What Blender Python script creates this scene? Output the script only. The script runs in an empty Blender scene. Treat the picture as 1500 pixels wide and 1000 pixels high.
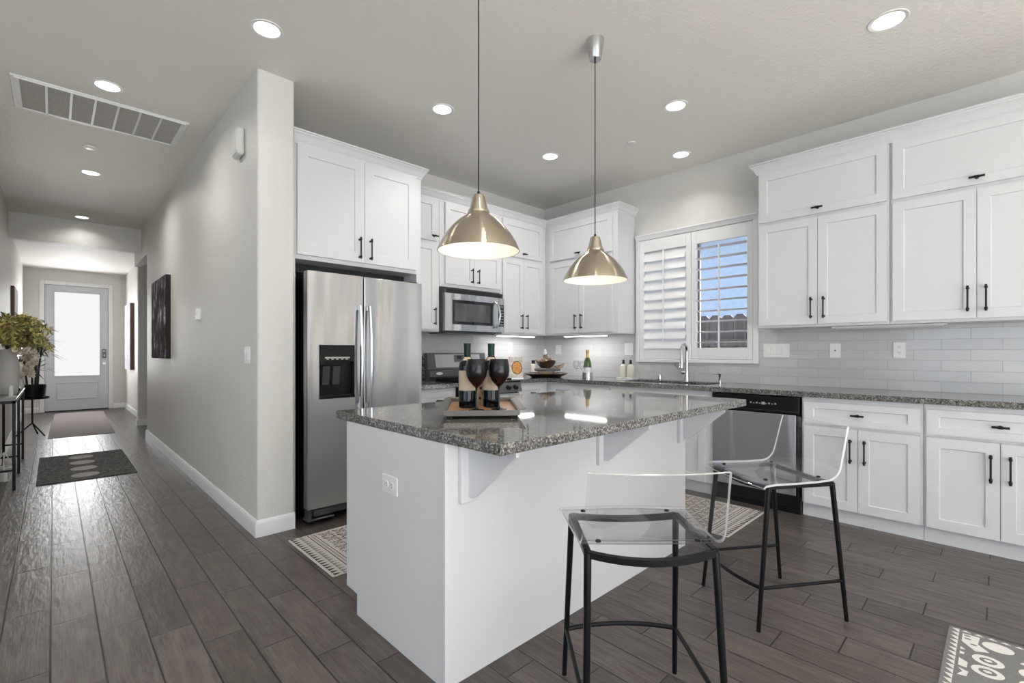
import bpy, bmesh, math, random
from mathutils import Vector, Matrix

S = bpy.context.scene
C = S.collection
PI = math.pi

# ------------------------------------------------------------------ camera, world, light, exposure
F_PX, V_HOR = 695.0, 516.0
TH = math.atan2(672.0, 695.0)
cam = bpy.data.cameras.new('camera')
cam.sensor_width = 36.0
cam.lens = F_PX / 1500 * 36
cam.shift_y = (V_HOR - 500) / 1500
cam.clip_start = 0.02
co = bpy.data.objects.new('camera', cam)
C.objects.link(co)
co.location = (0, 0, 1.2)
co.rotation_euler = (PI / 2, 0, -TH)
S.camera = co

w = bpy.data.worlds.new('sky')
S.world = w
w.use_nodes = True
bg = w.node_tree.nodes['Background']
bg.inputs[0].default_value = (0.62, 0.79, 1.0, 1)
bg.inputs[1].default_value = 2.2

S.view_settings.view_transform = 'Standard'
S.view_settings.look = 'None'
S.view_settings.gamma = 1.0
S.view_settings.use_curve_mapping = False
S.view_settings.exposure = 0.10


def area(name, loc, rot, sx, sy, power, col=(1, 1, 1), shape='RECTANGLE', spread=PI):
    l = bpy.data.lights.new(name, 'AREA')
    l.shape = shape
    l.size = sx
    if shape in ('RECTANGLE', 'ELLIPSE'):
        l.size_y = sy
    l.energy = power
    l.color = col
    l.spread = spread
    o = bpy.data.objects.new(name, l)
    o.location = loc
    o.rotation_euler = rot
    C.objects.link(o)
    return o


# added lamps standing in for daylight from unseen living room windows behind the camera
area('daylight_fill_rear', (-0.2, -5.35, 1.3), (PI / 2, 0, 0), 5.4, 2.4, 112, (1, 0.985, 0.97))
area('daylight_fill_side', (-4.35, -0.8, 1.5), (PI / 2, 0, -PI / 2), 4.6, 2.0, 12, (1, 0.985, 0.97))
# sun added to strike the unseen carpet, so bounced light lifts the ceiling
sl = bpy.data.lights.new('sun', 'SUN')
sl.energy = 66
sl.angle = math.radians(1.0)
sl.color = (1, 0.97, 0.92)
so = bpy.data.objects.new('sun', sl)
C.objects.link(so)
so.rotation_euler = Vector((0.06, -0.84, 0.54)).to_track_quat('Z', 'Y').to_euler()
# daylight through the frosted front door
area('daylight_door', (0.36, 13.12, 1.57), (-PI / 2, 0, 0), 0.66, 1.65, 34, (1, 1, 1))

# ------------------------------------------------------------------ materials
def mat(name, col, rough=0.5, metal=0.0, **kw):
    m = bpy.data.materials.new(name)
    m.use_nodes = True
    b = m.node_tree.nodes['Principled BSDF']
    b.inputs['Base Color'].default_value = (*col, 1)
    b.inputs['Roughness'].default_value = rough
    b.inputs['Metallic'].default_value = metal
    for k, v in kw.items():
        b.inputs[k].default_value = v
    return m


class N:
    def __init__(self, m):
        self.t = m.node_tree
        self.b = self.t.nodes['Principled BSDF']

    def n(self, typ, **kw):
        x = self.t.nodes.new(typ)
        for k, v in kw.items():
            setattr(x, k, v)
        return x

    def l(self, a, b):
        self.t.links.new(a, b)

    def _in(self, sock, v):
        if hasattr(v, 'links') or hasattr(v, 'is_output'):
            self.l(v, sock)
        else:
            sock.default_value = v

    def m(self, op, a, b=None, c=None):
        x = self.n('ShaderNodeMath', operation=op)
        self._in(x.inputs[0], a)
        if b is not None:
            self._in(x.inputs[1], b)
        if c is not None:
            self._in(x.inputs[2], c)
        return x.outputs[0]

    def pos(self):
        g = self.n('ShaderNodeNewGeometry')
        s = self.n('ShaderNodeSeparateXYZ')
        self.l(g.outputs['Position'], s.inputs[0])
        return g.outputs['Position'], s.outputs[0], s.outputs[1], s.outputs[2]

    def obj(self):
        t = self.n('ShaderNodeTexCoord')
        return t.outputs['Object']

    def scale(self, v, s, loc=(0, 0, 0)):
        x = self.n('ShaderNodeMapping')
        self.l(v, x.inputs[0])
        x.inputs['Scale'].default_value = s
        x.inputs['Location'].default_value = loc
        return x.outputs[0]

    def noise(self, v, scale, detail=3, rough=0.5):
        x = self.n('ShaderNodeTexNoise')
        self.l(v, x.inputs['Vector'])
        x.inputs['Scale'].default_value = scale
        x.inputs['Detail'].default_value = detail
        x.inputs['Roughness'].default_value = rough
        return x.outputs[0]

    def ramp(self, f, stops, interp='LINEAR'):
        x = self.n('ShaderNodeValToRGB')
        self.l(f, x.inputs[0])
        cr = x.color_ramp
        cr.interpolation = interp
        while len(cr.elements) > 1:
            cr.elements.remove(cr.elements[-1])
        cr.elements[0].position = stops[0][0]
        cr.elements[0].color = (*stops[0][1], 1)
        for p, c in stops[1:]:
            e = cr.elements.new(p)
            e.color = (*c, 1)
        return x.outputs[0]

    def mix(self, f, a, b):
        x = self.n('ShaderNodeMix', data_type='RGBA')
        self._in(x.inputs[0], f)
        for s, v in ((x.inputs[6], a), (x.inputs[7], b)):
            if isinstance(v, tuple):
                s.default_value = (*v, 1)
            else:
                self.l(v, s)
        return x.outputs[2]

    def bump(self, h, strength, dist=0.01):
        x = self.n('ShaderNodeBump')
        self.l(h, x.inputs['Height'])
        x.inputs['Strength'].default_value = strength
        x.inputs['Distance'].default_value = dist
        self.l(x.outputs[0], self.b.inputs['Normal'])

    def col(self, c):
        self.l(c, self.b.inputs['Base Color'])


def paint(name, col, rough=0.6, sc=75, st=0.55):
    m = mat(name, col, rough)
    k = N(m)
    p, x, y, z = k.pos()
    a = k.noise(p, sc, 2)
    k.bump(a, st, 0.004)
    return m


M = {}
M['wall'] = paint('greige_wall_paint', (0.66, 0.645, 0.615), 0.5)
M['ceiling'] = paint('ceiling_paint', (0.80, 0.78, 0.745), 0.6, 42, 0.9)
M['trim'] = mat('white_trim_paint', (0.78, 0.78, 0.78), 0.35)
M['cab'] = mat('white_cabinet_lacquer', (0.665, 0.67, 0.685), 0.34)
M['plastic'] = mat('white_plastic', (0.78, 0.78, 0.77), 0.35)
M['black'] = mat('black_plastic', (0.007, 0.007, 0.008), 0.28, **{'Specular IOR Level': 0.3})
M['dark'] = mat('recess_shade', (0.03, 0.03, 0.03), 0.6)
M['bronze'] = mat('oil_rubbed_bronze', (0.02, 0.017, 0.015), 0.38, 0.6)
M['blackmetal'] = mat('black_powder_coat', (0.006, 0.006, 0.007), 0.32, **{'Specular IOR Level': 0.18})
M['chrome'] = mat('chrome', (0.62, 0.62, 0.63), 0.14, 1.0)
M['nickel'] = mat('satin_nickel', (0.56, 0.56, 0.56), 0.26, 1.0)
M['blackglass'] = mat('black_glass', (0.012, 0.012, 0.014), 0.05)
M['grayplastic'] = mat('charcoal_plastic', (0.05, 0.05, 0.052), 0.35)
M['ovengray'] = mat('oven_grey', (0.13, 0.13, 0.13), 0.3, 0.4)
M['silver'] = mat('silver_panel', (0.50, 0.50, 0.50), 0.3, 0.5)


def stainless(name, base=0.63, rough=0.26, wob=0.55, axis='Z'):
    m = mat(name, (base * 0.97, base * 0.99, base * 1.03), rough, 1.0)
    k = N(m)
    p, x, y, z = k.pos()
    if axis == 'Z':
        s1 = k.scale(p, (6, 6, 0.6))
        s2 = k.scale(p, (2, 2, 350))
    else:
        s1 = k.scale(p, (5, 5, 5))
        s2 = k.scale(p, (300, 300, 2))
    a = k.noise(s1, 1.0, 1)
    b = k.noise(s2, 1.0, 2)
    h = k.m('ADD', k.m('MULTIPLY', a, 1.0), k.m('MULTIPLY', b, 0.01))
    k.bump(h, wob, 0.05)
    k.b.inputs['Anisotropic'].default_value = 0.75
    k.b.inputs['Anisotropic Rotation'].default_value = 0.25
    t = k.n('ShaderNodeTangent', direction_type='RADIAL', axis='Z')
    k.l(t.outputs[0], k.b.inputs['Tangent'])
    return m


M['steel'] = stainless('brushed_stainless_steel')
M['brass'] = mat('brushed_champagne_brass', (0.56, 0.495, 0.385), 0.27, 1.0)
_k = N(M['brass'])
_k.b.inputs['Anisotropic'].default_value = 0.88
_k.b.inputs['Anisotropic Rotation'].default_value = 0.25
_t = _k.n('ShaderNodeTangent', direction_type='RADIAL', axis='Z')
_k.l(_t.outputs[0], _k.b.inputs['Tangent'])
M['cream'] = mat('white_enamel', (0.86, 0.79, 0.70), 0.5)


def emis(name, col, st):
    m = bpy.data.materials.new(name)
    m.use_nodes = True
    t = m.node_tree
    t.nodes.clear()
    e = t.nodes.new('ShaderNodeEmission')
    e.inputs[0].default_value = (*col, 1)
    e.inputs[1].default_value = st
    o = t.nodes.new('ShaderNodeOutputMaterial')
    t.links.new(e.outputs[0], o.inputs[0])
    return m


M['lens'] = emis('lit_lens', (1, 0.97, 0.92), 4.0)
M['led'] = emis('lit_led_strip', (1, 0.98, 0.95), 7.0)
M['bulb'] = emis('lit_bulb', (1, 0.86, 0.70), 2.5)
M['frost'] = emis('glowing_frosted_glass', (1, 1, 1), 0.86)  # emission stands in for daylight coming through the door glass


def clear(name, tint=(0.97, 0.97, 0.975), gl=1.0):
    m = bpy.data.materials.new(name)
    m.use_nodes = True
    t = m.node_tree
    t.nodes.clear()
    tr = t.nodes.new('ShaderNodeBsdfTransparent')
    tr.inputs[0].default_value = (*tint, 1)
    g = t.nodes.new('ShaderNodeBsdfGlossy')
    g.inputs['Roughness'].default_value = 0.02
    fr = t.nodes.new('ShaderNodeLayerWeight')      # Schlick: 0.04 + 0.96 facing^5, same from both sides
    pw = t.nodes.new('ShaderNodeMath')
    pw.operation = 'POWER'
    pw.inputs[1].default_value = 5.0
    t.links.new(fr.outputs['Facing'], pw.inputs[0])
    mu = t.nodes.new('ShaderNodeMath')
    mu.operation = 'MULTIPLY_ADD'
    mu.inputs[1].default_value = 0.96 * gl
    mu.inputs[2].default_value = 0.04 * gl
    mx = t.nodes.new('ShaderNodeMixShader')
    o = t.nodes.new('ShaderNodeOutputMaterial')
    t.links.new(pw.outputs[0], mu.inputs[0])
    t.links.new(mu.outputs[0], mx.inputs[0])
    t.links.new(tr.outputs[0], mx.inputs[1])
    t.links.new(g.outputs[0], mx.inputs[2])
    t.links.new(mx.outputs[0], o.inputs[0])
    return m


M['acrylic'] = clear('clear_acrylic')
M['pane'] = clear('window_glass', (0.95, 0.96, 0.97), 0.6)
M['glass'] = clear('clear_glassware', (0.93, 0.94, 0.94))
M['acrylic_edge'] = mat('polished_acrylic_edge', (0.9, 0.91, 0.92), 0.15)
M['acrylic_edge'].node_tree.nodes['Principled BSDF'].inputs['Transmission Weight'].default_value = 0.45

# plank tile floor
m = mat('grey_brown_plank_tile', (0.1, 0.09, 0.085), 0.3)
k = N(m)
p, x, y, z = k.pos()
u = k.m('DIVIDE', k.m('ADD', x, 0.008), 0.1508)
cu = k.m('FLOOR', u)
fu = k.m('FRACT', u)
v = k.m('DIVIDE', k.m('ADD', k.m('SUBTRACT', y, 2.9), k.m('MULTIPLY', cu, 0.2035)), 0.6105)
cv = k.m('FLOOR', v)
fv = k.m('FRACT', v)
du = k.m('MULTIPLY', k.m('MINIMUM', fu, k.m('SUBTRACT', 1.0, fu)), 0.1508)
dv = k.m('MULTIPLY', k.m('MINIMUM', fv, k.m('SUBTRACT', 1.0, fv)), 0.6105)
dd = k.m('MINIMUM', du, dv)
gr = k.n('ShaderNodeMapRange')
k.l(dd, gr.inputs[0])
gr.inputs[1].default_value = 0.0016
gr.inputs[2].default_value = 0.0034
gm = gr.outputs[0]
wn = k.n('ShaderNodeTexWhiteNoise', noise_dimensions='2D')
cb = k.n('ShaderNodeCombineXYZ')
k.l(cu, cb.inputs[0])
k.l(cv, cb.inputs[1])
k.l(cb.outputs[0], wn.inputs['Vector'])
rnd = wn.outputs[0]
off = k.n('ShaderNodeCombineXYZ')
k.l(k.m('MULTIPLY', rnd, 37.0), off.inputs[2])
add = k.n('ShaderNodeVectorMath', operation='ADD')
k.l(p, add.inputs[0])
k.l(off.outputs[0], add.inputs[1])
g1 = k.noise(k.scale(add.outputs[0], (160, 5, 1)), 1.0, 4, 0.65)
g2 = k.noise(k.scale(add.outputs[0], (22, 5, 1)), 1.0, 3, 0.6)
tone = k.m('ADD', k.m('MULTIPLY', g1, 0.45), k.m('MULTIPLY', g2, 0.45))
tone = k.m('ADD', tone, k.m('MULTIPLY', rnd, 0.14))
cc = k.ramp(tone, [(0.28, (0.036, 0.029, 0.026)), (0.50, (0.078, 0.065, 0.059)), (0.72, (0.142, 0.122, 0.112))])
k.col(k.mix(gm, (0.020, 0.018, 0.017), cc))
rw = k.noise(k.scale(add.outputs[0], (34, 9, 1)), 1.0, 2)
h = k.m('ADD', k.m('MULTIPLY', gm, 1.0), k.m('ADD', k.m('MULTIPLY', rw, 0.55), k.m('MULTIPLY', g1, 0.15)))
k.bump(h, 0.8, 0.006)
k.b.inputs['Roughness'].default_value = 0.31
k.b.inputs['Specular IOR Level'].default_value = 0.36
M['floor'] = m

# granite
m = mat('speckled_grey_granite', (0.3, 0.29, 0.27), 0.05, **{'Specular IOR Level': 0.75})
k = N(m)
p, x, y, z = k.pos()
vo = k.n('ShaderNodeTexVoronoi')
k.l(p, vo.inputs['Vector'])
vo.inputs['Scale'].default_value = 165
s = k.n('ShaderNodeSeparateColor')
k.l(vo.outputs['Color'], s.inputs[0])
big = k.noise(p, 30, 3)
tt = k.m('ADD', k.m('MULTIPLY', s.outputs[0], 0.75), k.m('MULTIPLY', big, 0.35))
c1 = k.ramp(tt, [(0.22, (0.006, 0.006, 0.006)), (0.38, (0.04, 0.038, 0.036)), (0.56, (0.12, 0.116, 0.11)),
                 (0.74, (0.23, 0.222, 0.208)), (0.93, (0.50, 0.485, 0.46))])
vo2 = k.n('ShaderNodeTexVoronoi')
k.l(p, vo2.inputs['Vector'])
vo2.inputs['Scale'].default_value = 330
s2 = k.n('ShaderNodeSeparateColor')
k.l(vo2.outputs['Color'], s2.inputs[0])
c2 = k.ramp(s2.outputs[1], [(0.0, (0.005, 0.005, 0.005)), (0.3, (0.06, 0.058, 0.055)), (0.8, (0.19, 0.183, 0.172)), (1.0, (0.45, 0.435, 0.41))])
k.col(k.mix(0.42, c1, c2))
M['granite'] = m

# glass subway tile
m = mat('pale_grey_glass_tile', (0.6, 0.61, 0.62), 0.12)
k = N(m)
p, x, y, z = k.pos()
uu = k.m('DIVIDE', k.m('SUBTRACT', x, y), 0.305)
vv = k.m('DIVIDE', k.m('SUBTRACT', z, 0.915), 0.0762)
r_ = k.m('FLOOR', vv)
uu = k.m('ADD', uu, k.m('MULTIPLY', k.m('MODULO', r_, 2.0), 0.5))
cu = k.m('FLOOR', uu)
fu = k.m('FRACT', uu)
fv = k.m('FRACT', vv)
du = k.m('MULTIPLY', k.m('MINIMUM', fu, k.m('SUBTRACT', 1.0, fu)), 0.305)
dv = k.m('MULTIPLY', k.m('MINIMUM', fv, k.m('SUBTRACT', 1.0, fv)), 0.0762)
gr = k.n('ShaderNodeMapRange')
k.l(k.m('MINIMUM', du, dv), gr.inputs[0])
gr.inputs[1].default_value = 0.0008
gr.inputs[2].default_value = 0.0022
cb = k.n('ShaderNodeCombineXYZ')
k.l(cu, cb.inputs[0])
k.l(r_, cb.inputs[1])
wn = k.n('ShaderNodeTexWhiteNoise', noise_dimensions='2D')
k.l(cb.outputs[0], wn.inputs['Vector'])
tc = k.ramp(wn.outputs[0], [(0.0, (0.50, 0.505, 0.512)), (1.0, (0.545, 0.55, 0.557))])
k.col(k.mix(gr.outputs[0], (0.40, 0.40, 0.405), tc))
hw = k.noise(p, 9, 1)
k.bump(k.m('ADD', gr.outputs[0], k.m('MULTIPLY', hw, 0.8)), 0.3, 0.003)
M['tile'] = m


def noisy(name, stops, scale=(1, 1, 1), sc=10, rough=0.7, bump=0.0, detail=4):
    m = mat(name, stops[0][1], rough)
    k = N(m)
    a = k.noise(k.scale(k.obj(), scale), sc, detail, 0.6)
    k.col(k.ramp(a, stops))
    if bump:
        k.bump(a, bump, 0.01)
    return m


M['wood'] = noisy('honey_wood', [(0.3, (0.30, 0.145, 0.055)), (0.7, (0.48, 0.27, 0.12))], (4, 40, 4), 2, 0.35)
M['darkwood'] = noisy('dark_walnut', [(0.3, (0.030, 0.017, 0.011)), (0.7, (0.075, 0.043, 0.027))], (3, 30, 3), 2, 0.3)
M['blondwood'] = noisy('blond_wood', [(0.3, (0.50, 0.36, 0.22)), (0.7, (0.68, 0.53, 0.36))], (3, 3, 30), 2, 0.5)
M['pewter'] = mat('pewter_tray', (0.17, 0.16, 0.148), 0.34, 0.75)
M['greystone'] = noisy('grey_slate', [(0.3, (0.10, 0.10, 0.10)), (0.7, (0.19, 0.19, 0.19))], sc=12)
M['fence'] = noisy('weathered_fence_wood', [(0.3, (0.05, 0.043, 0.045)), (0.7, (0.13, 0.115, 0.115))], (8, 8, 1), 3, 0.9)
M['stucco'] = noisy('skylight_tinted_stucco', [(0.3, (0.36, 0.46, 0.60)), (0.7, (0.46, 0.54, 0.66))], sc=16, rough=0.9, bump=1.0, detail=6)  # blue cast of the sky light is mixed into the stucco colour
M['rugcream'] = noisy('cream_weave', [(0.3, (0.42, 0.395, 0.36)), (0.7, (0.56, 0.535, 0.495))], sc=120, rough=0.95)
M['rugdark'] = mat('dark_brown_weave', (0.055, 0.046, 0.042), 0.95)
M['ruggrey'] = noisy('grey_weave', [(0.3, (0.15, 0.15, 0.148)), (0.7, (0.21, 0.21, 0.207))], sc=150, rough=0.95)
M['rugwhite'] = mat('white_weave', (0.68, 0.665, 0.635), 0.95)
M['rugcharcoal'] = noisy('charcoal_tweed', [(0.35, (0.02, 0.02, 0.02)), (0.52, (0.075, 0.073, 0.07)), (0.75, (0.24, 0.235, 0.225))], sc=55, rough=0.95, bump=0.4)
M['rugmauve'] = noisy('mauve_weave', [(0.3, (0.21, 0.18, 0.178)), (0.7, (0.31, 0.272, 0.268))], sc=60, rough=0.95)
M['rugoval'] = mat('pinkish_grey_weave', (0.40, 0.355, 0.345), 0.95)
M['vase'] = noisy('greige_ceramic', [(0.3, (0.56, 0.545, 0.525)), (0.7, (0.62, 0.605, 0.585))], sc=4, rough=0.7)
M['leafy'] = noisy('olive_leaf', [(0.32, (0.07, 0.085, 0.05)), (0.44, (0.23, 0.235, 0.09)), (0.57, (0.58, 0.50, 0.17))], sc=7, rough=0.6)
M['darkleaf'] = noisy('dark_green_leaf', [(0.3, (0.02, 0.028, 0.022)), (0.7, (0.07, 0.085, 0.07))], sc=8, rough=0.45)
M['flower'] = noisy('cream_petal', [(0.3, (0.72, 0.62, 0.50)), (0.7, (0.92, 0.86, 0.76))], sc=14, rough=0.8)
M['winebottle'] = mat('dark_wine_glass', (0.003, 0.0035, 0.005), 0.06, **{'Specular IOR Level': 0.4})
M['greenfoil'] = mat('green_foil', (0.005, 0.042, 0.018), 0.42, **{'Specular IOR Level': 0.25})
M['tealfoil'] = mat('teal_green_foil', (0.004, 0.018, 0.018), 0.42, **{'Specular IOR Level': 0.25})
M['label'] = noisy('cream_paper_label', [(0.3, (0.46, 0.38, 0.27)), (0.7, (0.55, 0.47, 0.35))], sc=10)
M['redwine'] = mat('smoked_glass_of_wine', (0.008, 0.007, 0.008), 0.22, **{'Specular IOR Level': 0.35})
M['redwine_low'] = mat('ruby_glass', (0.009, 0.003, 0.002), 0.2, **{'Specular IOR Level': 0.35})
M['champgreen'] = mat('green_bottle_glass', (0.05, 0.10, 0.025), 0.08)
M['gold'] = mat('gold_foil', (0.62, 0.43, 0.16), 0.3, 0.8)
M['creambottle'] = mat('ivory_plastic', (0.72, 0.70, 0.60), 0.3)
M['shell'] = noisy('mottled_shell', [(0.3, (0.10, 0.06, 0.035)), (0.6, (0.42, 0.32, 0.23)), (0.8, (0.68, 0.60, 0.5))], sc=25)
M['food'] = noisy('food_photograph', [(0.35, (0.50, 0.17, 0.035)), (0.65, (0.72, 0.38, 0.10))], sc=45, rough=0.35)
M['cover'] = noisy('book_cover', [(0.35, (0.40, 0.32, 0.26)), (0.5, (0.66, 0.62, 0.56)), (0.7, (0.72, 0.70, 0.66))], sc=20, rough=0.35)
M['paintdark'] = noisy('abstract_purple_canvas', [(0.36, (0.012, 0.009, 0.009)), (0.47, (0.06, 0.035, 0.036)), (0.53, (0.10, 0.075, 0.09)), (0.58, (0.17, 0.15, 0.19)), (0.66, (0.60, 0.60, 0.64))], (1, 1, 0.7), 7, 0.95, 0.0, 9)
M['paintdark'].node_tree.nodes['Principled BSDF'].inputs['Specular IOR Level'].default_value = 0.12
M['paintlight'] = noisy('abstract_lilac_canvas', [(0.3, (0.30, 0.28, 0.33)), (0.7, (0.52, 0.50, 0.55))], sc=5)
M['brownframe'] = mat('brown_wood_frame', (0.10, 0.06, 0.04), 0.5)
M['canvas_side'] = mat('black_canvas_edge', (0.012, 0.011, 0.011), 0.7)
M['siren'] = mat('offwhite_plastic', (0.70, 0.69, 0.65), 0.4)
M['filter'] = noisy('grey_filter_cloth', [(0.3, (0.42, 0.41, 0.39)), (0.7, (0.50, 0.49, 0.47))], (30, 4, 1), 3, 0.95)
M['sinkblack'] = mat('black_composite_sink', (0.02, 0.02, 0.02), 0.3)
M['ovenwin'] = noisy('oven_window_glass', [(0.3, (0.035, 0.035, 0.036)), (0.7, (0.11, 0.11, 0.11))], (6, 6, 2), 1.2, 0.05)
M['ledoff'] = mat('unlit_diffuser', (0.66, 0.66, 0.66), 0.4)
M['ringwhite'] = mat('white_ring', (0.8, 0.8, 0.79), 0.4)  # plain white finish of the recessed light trim rings
M['sash'] = mat('taupe_window_sash', (0.20, 0.185, 0.175), 0.5)
M['doorpaint'] = mat('pale_grey_door_paint', (0.56, 0.575, 0.605), 0.4)
M['tabletop'] = mat('pewter_grey_tabletop', (0.20, 0.195, 0.185), 0.3)
M['wax'] = mat('white_wax', (0.82, 0.80, 0.76), 0.5)

# ------------------------------------------------------------------ mesh helpers
def nb():
    return bmesh.new()


BEVELLED = set()


def box(bm, x0, x1, y0, y1, z0, z1, bev=0.0, seg=1, mi=0):
    vs = [bm.verts.new(p) for p in ((x0, y0, z0), (x1, y0, z0), (x1, y1, z0), (x0, y1, z0),
                                    (x0, y0, z1), (x1, y0, z1), (x1, y1, z1), (x0, y1, z1))]
    fs = [bm.faces.new([vs[i] for i in q]) for q in ((3, 2, 1, 0), (4, 5, 6, 7), (0, 1, 5, 4), (1, 2, 6, 5), (2, 3, 7, 6), (3, 0, 4, 7))]
    for f in fs:
        f.material_index = mi
    if bev > 0:
        BEVELLED.add(id(bm))
        es = list({e for f in fs for e in f.edges})
        r = bmesh.ops.bevel(bm, geom=es, offset=bev, segments=seg, affect='EDGES', profile=0.5)
        for f in r['faces']:
            f.material_index = mi
    return fs


def frames(pts):
    pts = [Vector(p) for p in pts]
    T = []
    for i in range(len(pts)):
        a = pts[max(i - 1, 0)]
        b = pts[min(i + 1, len(pts) - 1)]
        T.append((b - a).normalized())
    up = Vector((0, 0, 1)) if abs(T[0].z) < 0.9 else Vector((1, 0, 0))
    n = T[0].cross(up).normalized()
    R = []
    for i, t in enumerate(T):
        n = (n - t * n.dot(t)).normalized()
        R.append((pts[i], n, t.cross(n)))
    return R


def tube(bm, pts, r, seg=10, mi=0, cap=True):
    R = frames(pts)
    rings = []
    for i, (p, n, b) in enumerate(R):
        rr = r[i] if isinstance(r, (list, tuple)) else r
        rings.append([bm.verts.new(p + (n * math.cos(2 * PI * j / seg) + b * math.sin(2 * PI * j / seg)) * rr) for j in range(seg)])
    for a, b in zip(rings, rings[1:]):
        for j in range(seg):
            f = bm.faces.new([a[j], a[(j + 1) % seg], b[(j + 1) % seg], b[j]])
            f.material_index = mi
    if cap:
        bm.faces.new(rings[0][::-1]).material_index = mi
        bm.faces.new(rings[-1]).material_index = mi


def lathe(bm, prof, c=(0, 0, 0), seg=32, mi=0, closed=False):
    c = Vector(c)
    rings = []
    for r, z in prof:
        if r < 1e-6:
            rings.append([bm.verts.new(c + Vector((0, 0, z)))])
        else:
            rings.append([bm.verts.new(c + Vector((r * math.cos(2 * PI * j / seg), r * math.sin(2 * PI * j / seg), z))) for j in range(seg)])
    pairs = list(zip(rings, rings[1:]))
    if closed:
        pairs.append((rings[-1], rings[0]))
    for i, (a, b) in enumerate(pairs):
        mm = mi[i] if isinstance(mi, (list, tuple)) else mi
        for j in range(seg):
            k2 = (j + 1) % seg
            if len(a) == 1 and len(b) == 1:
                continue
            if len(a) == 1:
                f = bm.faces.new([a[0], b[k2], b[j]])
            elif len(b) == 1:
                f = bm.faces.new([a[j], a[k2], b[0]])
            else:
                f = bm.faces.new([a[j], a[k2], b[k2], b[j]])
            f.material_index = mm


def prism(bm, poly, vec, mi=0):
    vec = Vector(vec)
    a = [bm.verts.new(Vector(p)) for p in poly]
    b = [bm.verts.new(Vector(p) + vec) for p in poly]
    n = len(a)
    fs = [bm.faces.new(a[::-1]), bm.faces.new(b)]
    for i in range(n):
        fs.append(bm.faces.new([a[i], a[(i + 1) % n], b[(i + 1) % n], b[i]]))
    for f in fs:
        f.material_index = mi


def flat(bm, pts, mi=0):
    f = bm.faces.new([bm.verts.new(Vector(p)) for p in pts])
    f.material_index = mi
    return f


def slab(bm, xs, ys, full, z0, z1, mi=0):
    """L- or O-shaped slab from a grid of cells; full(i, j) says which are solid"""
    vt, vb = {}, {}

    def g(d, i, j, z):
        if (i, j) not in d:
            d[(i, j)] = bm.verts.new((xs[i], ys[j], z))
        return d[(i, j)]
    nx, ny = len(xs) - 1, len(ys) - 1
    ok = lambda i, j: 0 <= i < nx and 0 <= j < ny and full(i, j)
    for i in range(nx):
        for j in range(ny):
            if not ok(i, j):
                continue
            bm.faces.new([g(vt, i, j, z1), g(vt, i + 1, j, z1), g(vt, i + 1, j + 1, z1), g(vt, i, j + 1, z1)])
            bm.faces.new([g(vb, i, j + 1, z0), g(vb, i + 1, j + 1, z0), g(vb, i + 1, j, z0), g(vb, i, j, z0)])
            for (di, dj, a, b) in ((-1, 0, (i, j + 1), (i, j)), (1, 0, (i + 1, j), (i + 1, j + 1)), (0, -1, (i, j), (i + 1, j)), (0, 1, (i + 1, j + 1), (i, j + 1))):
                if not ok(i + di, j + dj):
                    bm.faces.new([g(vb, *a, z0), g(vb, *b, z0), g(vt, *b, z1), g(vt, *a, z1)])


def sweep(bm, path, prof, mi=0):
    """closed profile [(out, z)] swept along a level path [(x, y)] with mitred corners; out is to the right of travel"""
    P = [Vector(p) for p in path]
    n = len(P)
    rings = []
    for i in range(n):
        d0 = (P[i] - P[i - 1]).normalized() if i else None
        d1 = (P[i + 1] - P[i]).normalized() if i < n - 1 else None
        nr = lambda d: Vector((d.y, -d.x))
        if d0 is None:
            o = nr(d1)
        elif d1 is None:
            o = nr(d0)
        else:
            a, b = nr(d0), nr(d1)
            o = (a + b) / (1 + a.dot(b))
        rings.append([bm.verts.new((P[i].x + o.x * q, P[i].y + o.y * q, z)) for q, z in prof])
    m_ = len(prof)
    for a, b in zip(rings, rings[1:]):
        for j in range(m_):
            bm.faces.new([a[j], a[(j + 1) % m_], b[(j + 1) % m_], b[j]]).material_index = mi
    bm.faces.new(rings[0]).material_index = mi
    bm.faces.new(rings[-1][::-1]).material_index = mi


def obj(name, bm, m, parent=None, smooth=40, loc=None, rot=None, recalc=True, **props):
    if recalc:
        bmesh.ops.recalc_face_normals(bm, faces=bm.faces)
    wn_ = id(bm) in BEVELLED
    BEVELLED.discard(id(bm))
    me = bpy.data.meshes.new(name)
    bm.to_mesh(me)
    bm.free()
    for q in (m if isinstance(m, (list, tuple)) else [m]):
        me.materials.append(M[q] if isinstance(q, str) else q)
    if smooth:
        me.polygons.foreach_set('use_smooth', [True] * len(me.polygons))
        me.set_sharp_from_angle(angle=math.radians(smooth))
    o = bpy.data.objects.new(name, me)
    C.objects.link(o)
    if wn_ and smooth:
        md = o.modifiers.new('weighted_normal', 'WEIGHTED_NORMAL')
        md.keep_sharp = True
    if parent is not None:
        o.parent = parent
    if loc:
        o.location = loc
    if rot:
        o.rotation_euler = rot
    for kk, vv in props.items():
        o[kk] = vv
    return o


def tag(o, label, cat, group=None):
    o['label'] = label
    o['category'] = cat
    if group:
        o['group'] = group
    return o


def thing(name, label, cat, loc=(0, 0, 0), rz=0.0, group=None):
    o = bpy.data.objects.new(name, None)
    o.empty_display_size = 0.1
    C.objects.link(o)
    o.location = loc
    o.rotation_euler = (0, 0, rz)
    return tag(o, label, cat, group)


def struct(name, bm, m, parent=None, **kw):
    o = obj(name, bm, m, parent, **kw)
    if parent is None:
        o['kind'] = 'structure'
    return o


def copy_tree(o, loc, rz, label):
    r = o.copy()
    C.objects.link(r)
    r.location = loc
    r.rotation_euler = (0, 0, rz)
    r['label'] = label
    for ch in list(o.children):
        c = ch.copy()
        C.objects.link(c)
        c.parent = r
        for g in list(ch.children):
            d = g.copy()
            C.objects.link(d)
            d.parent = c
    return r


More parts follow.
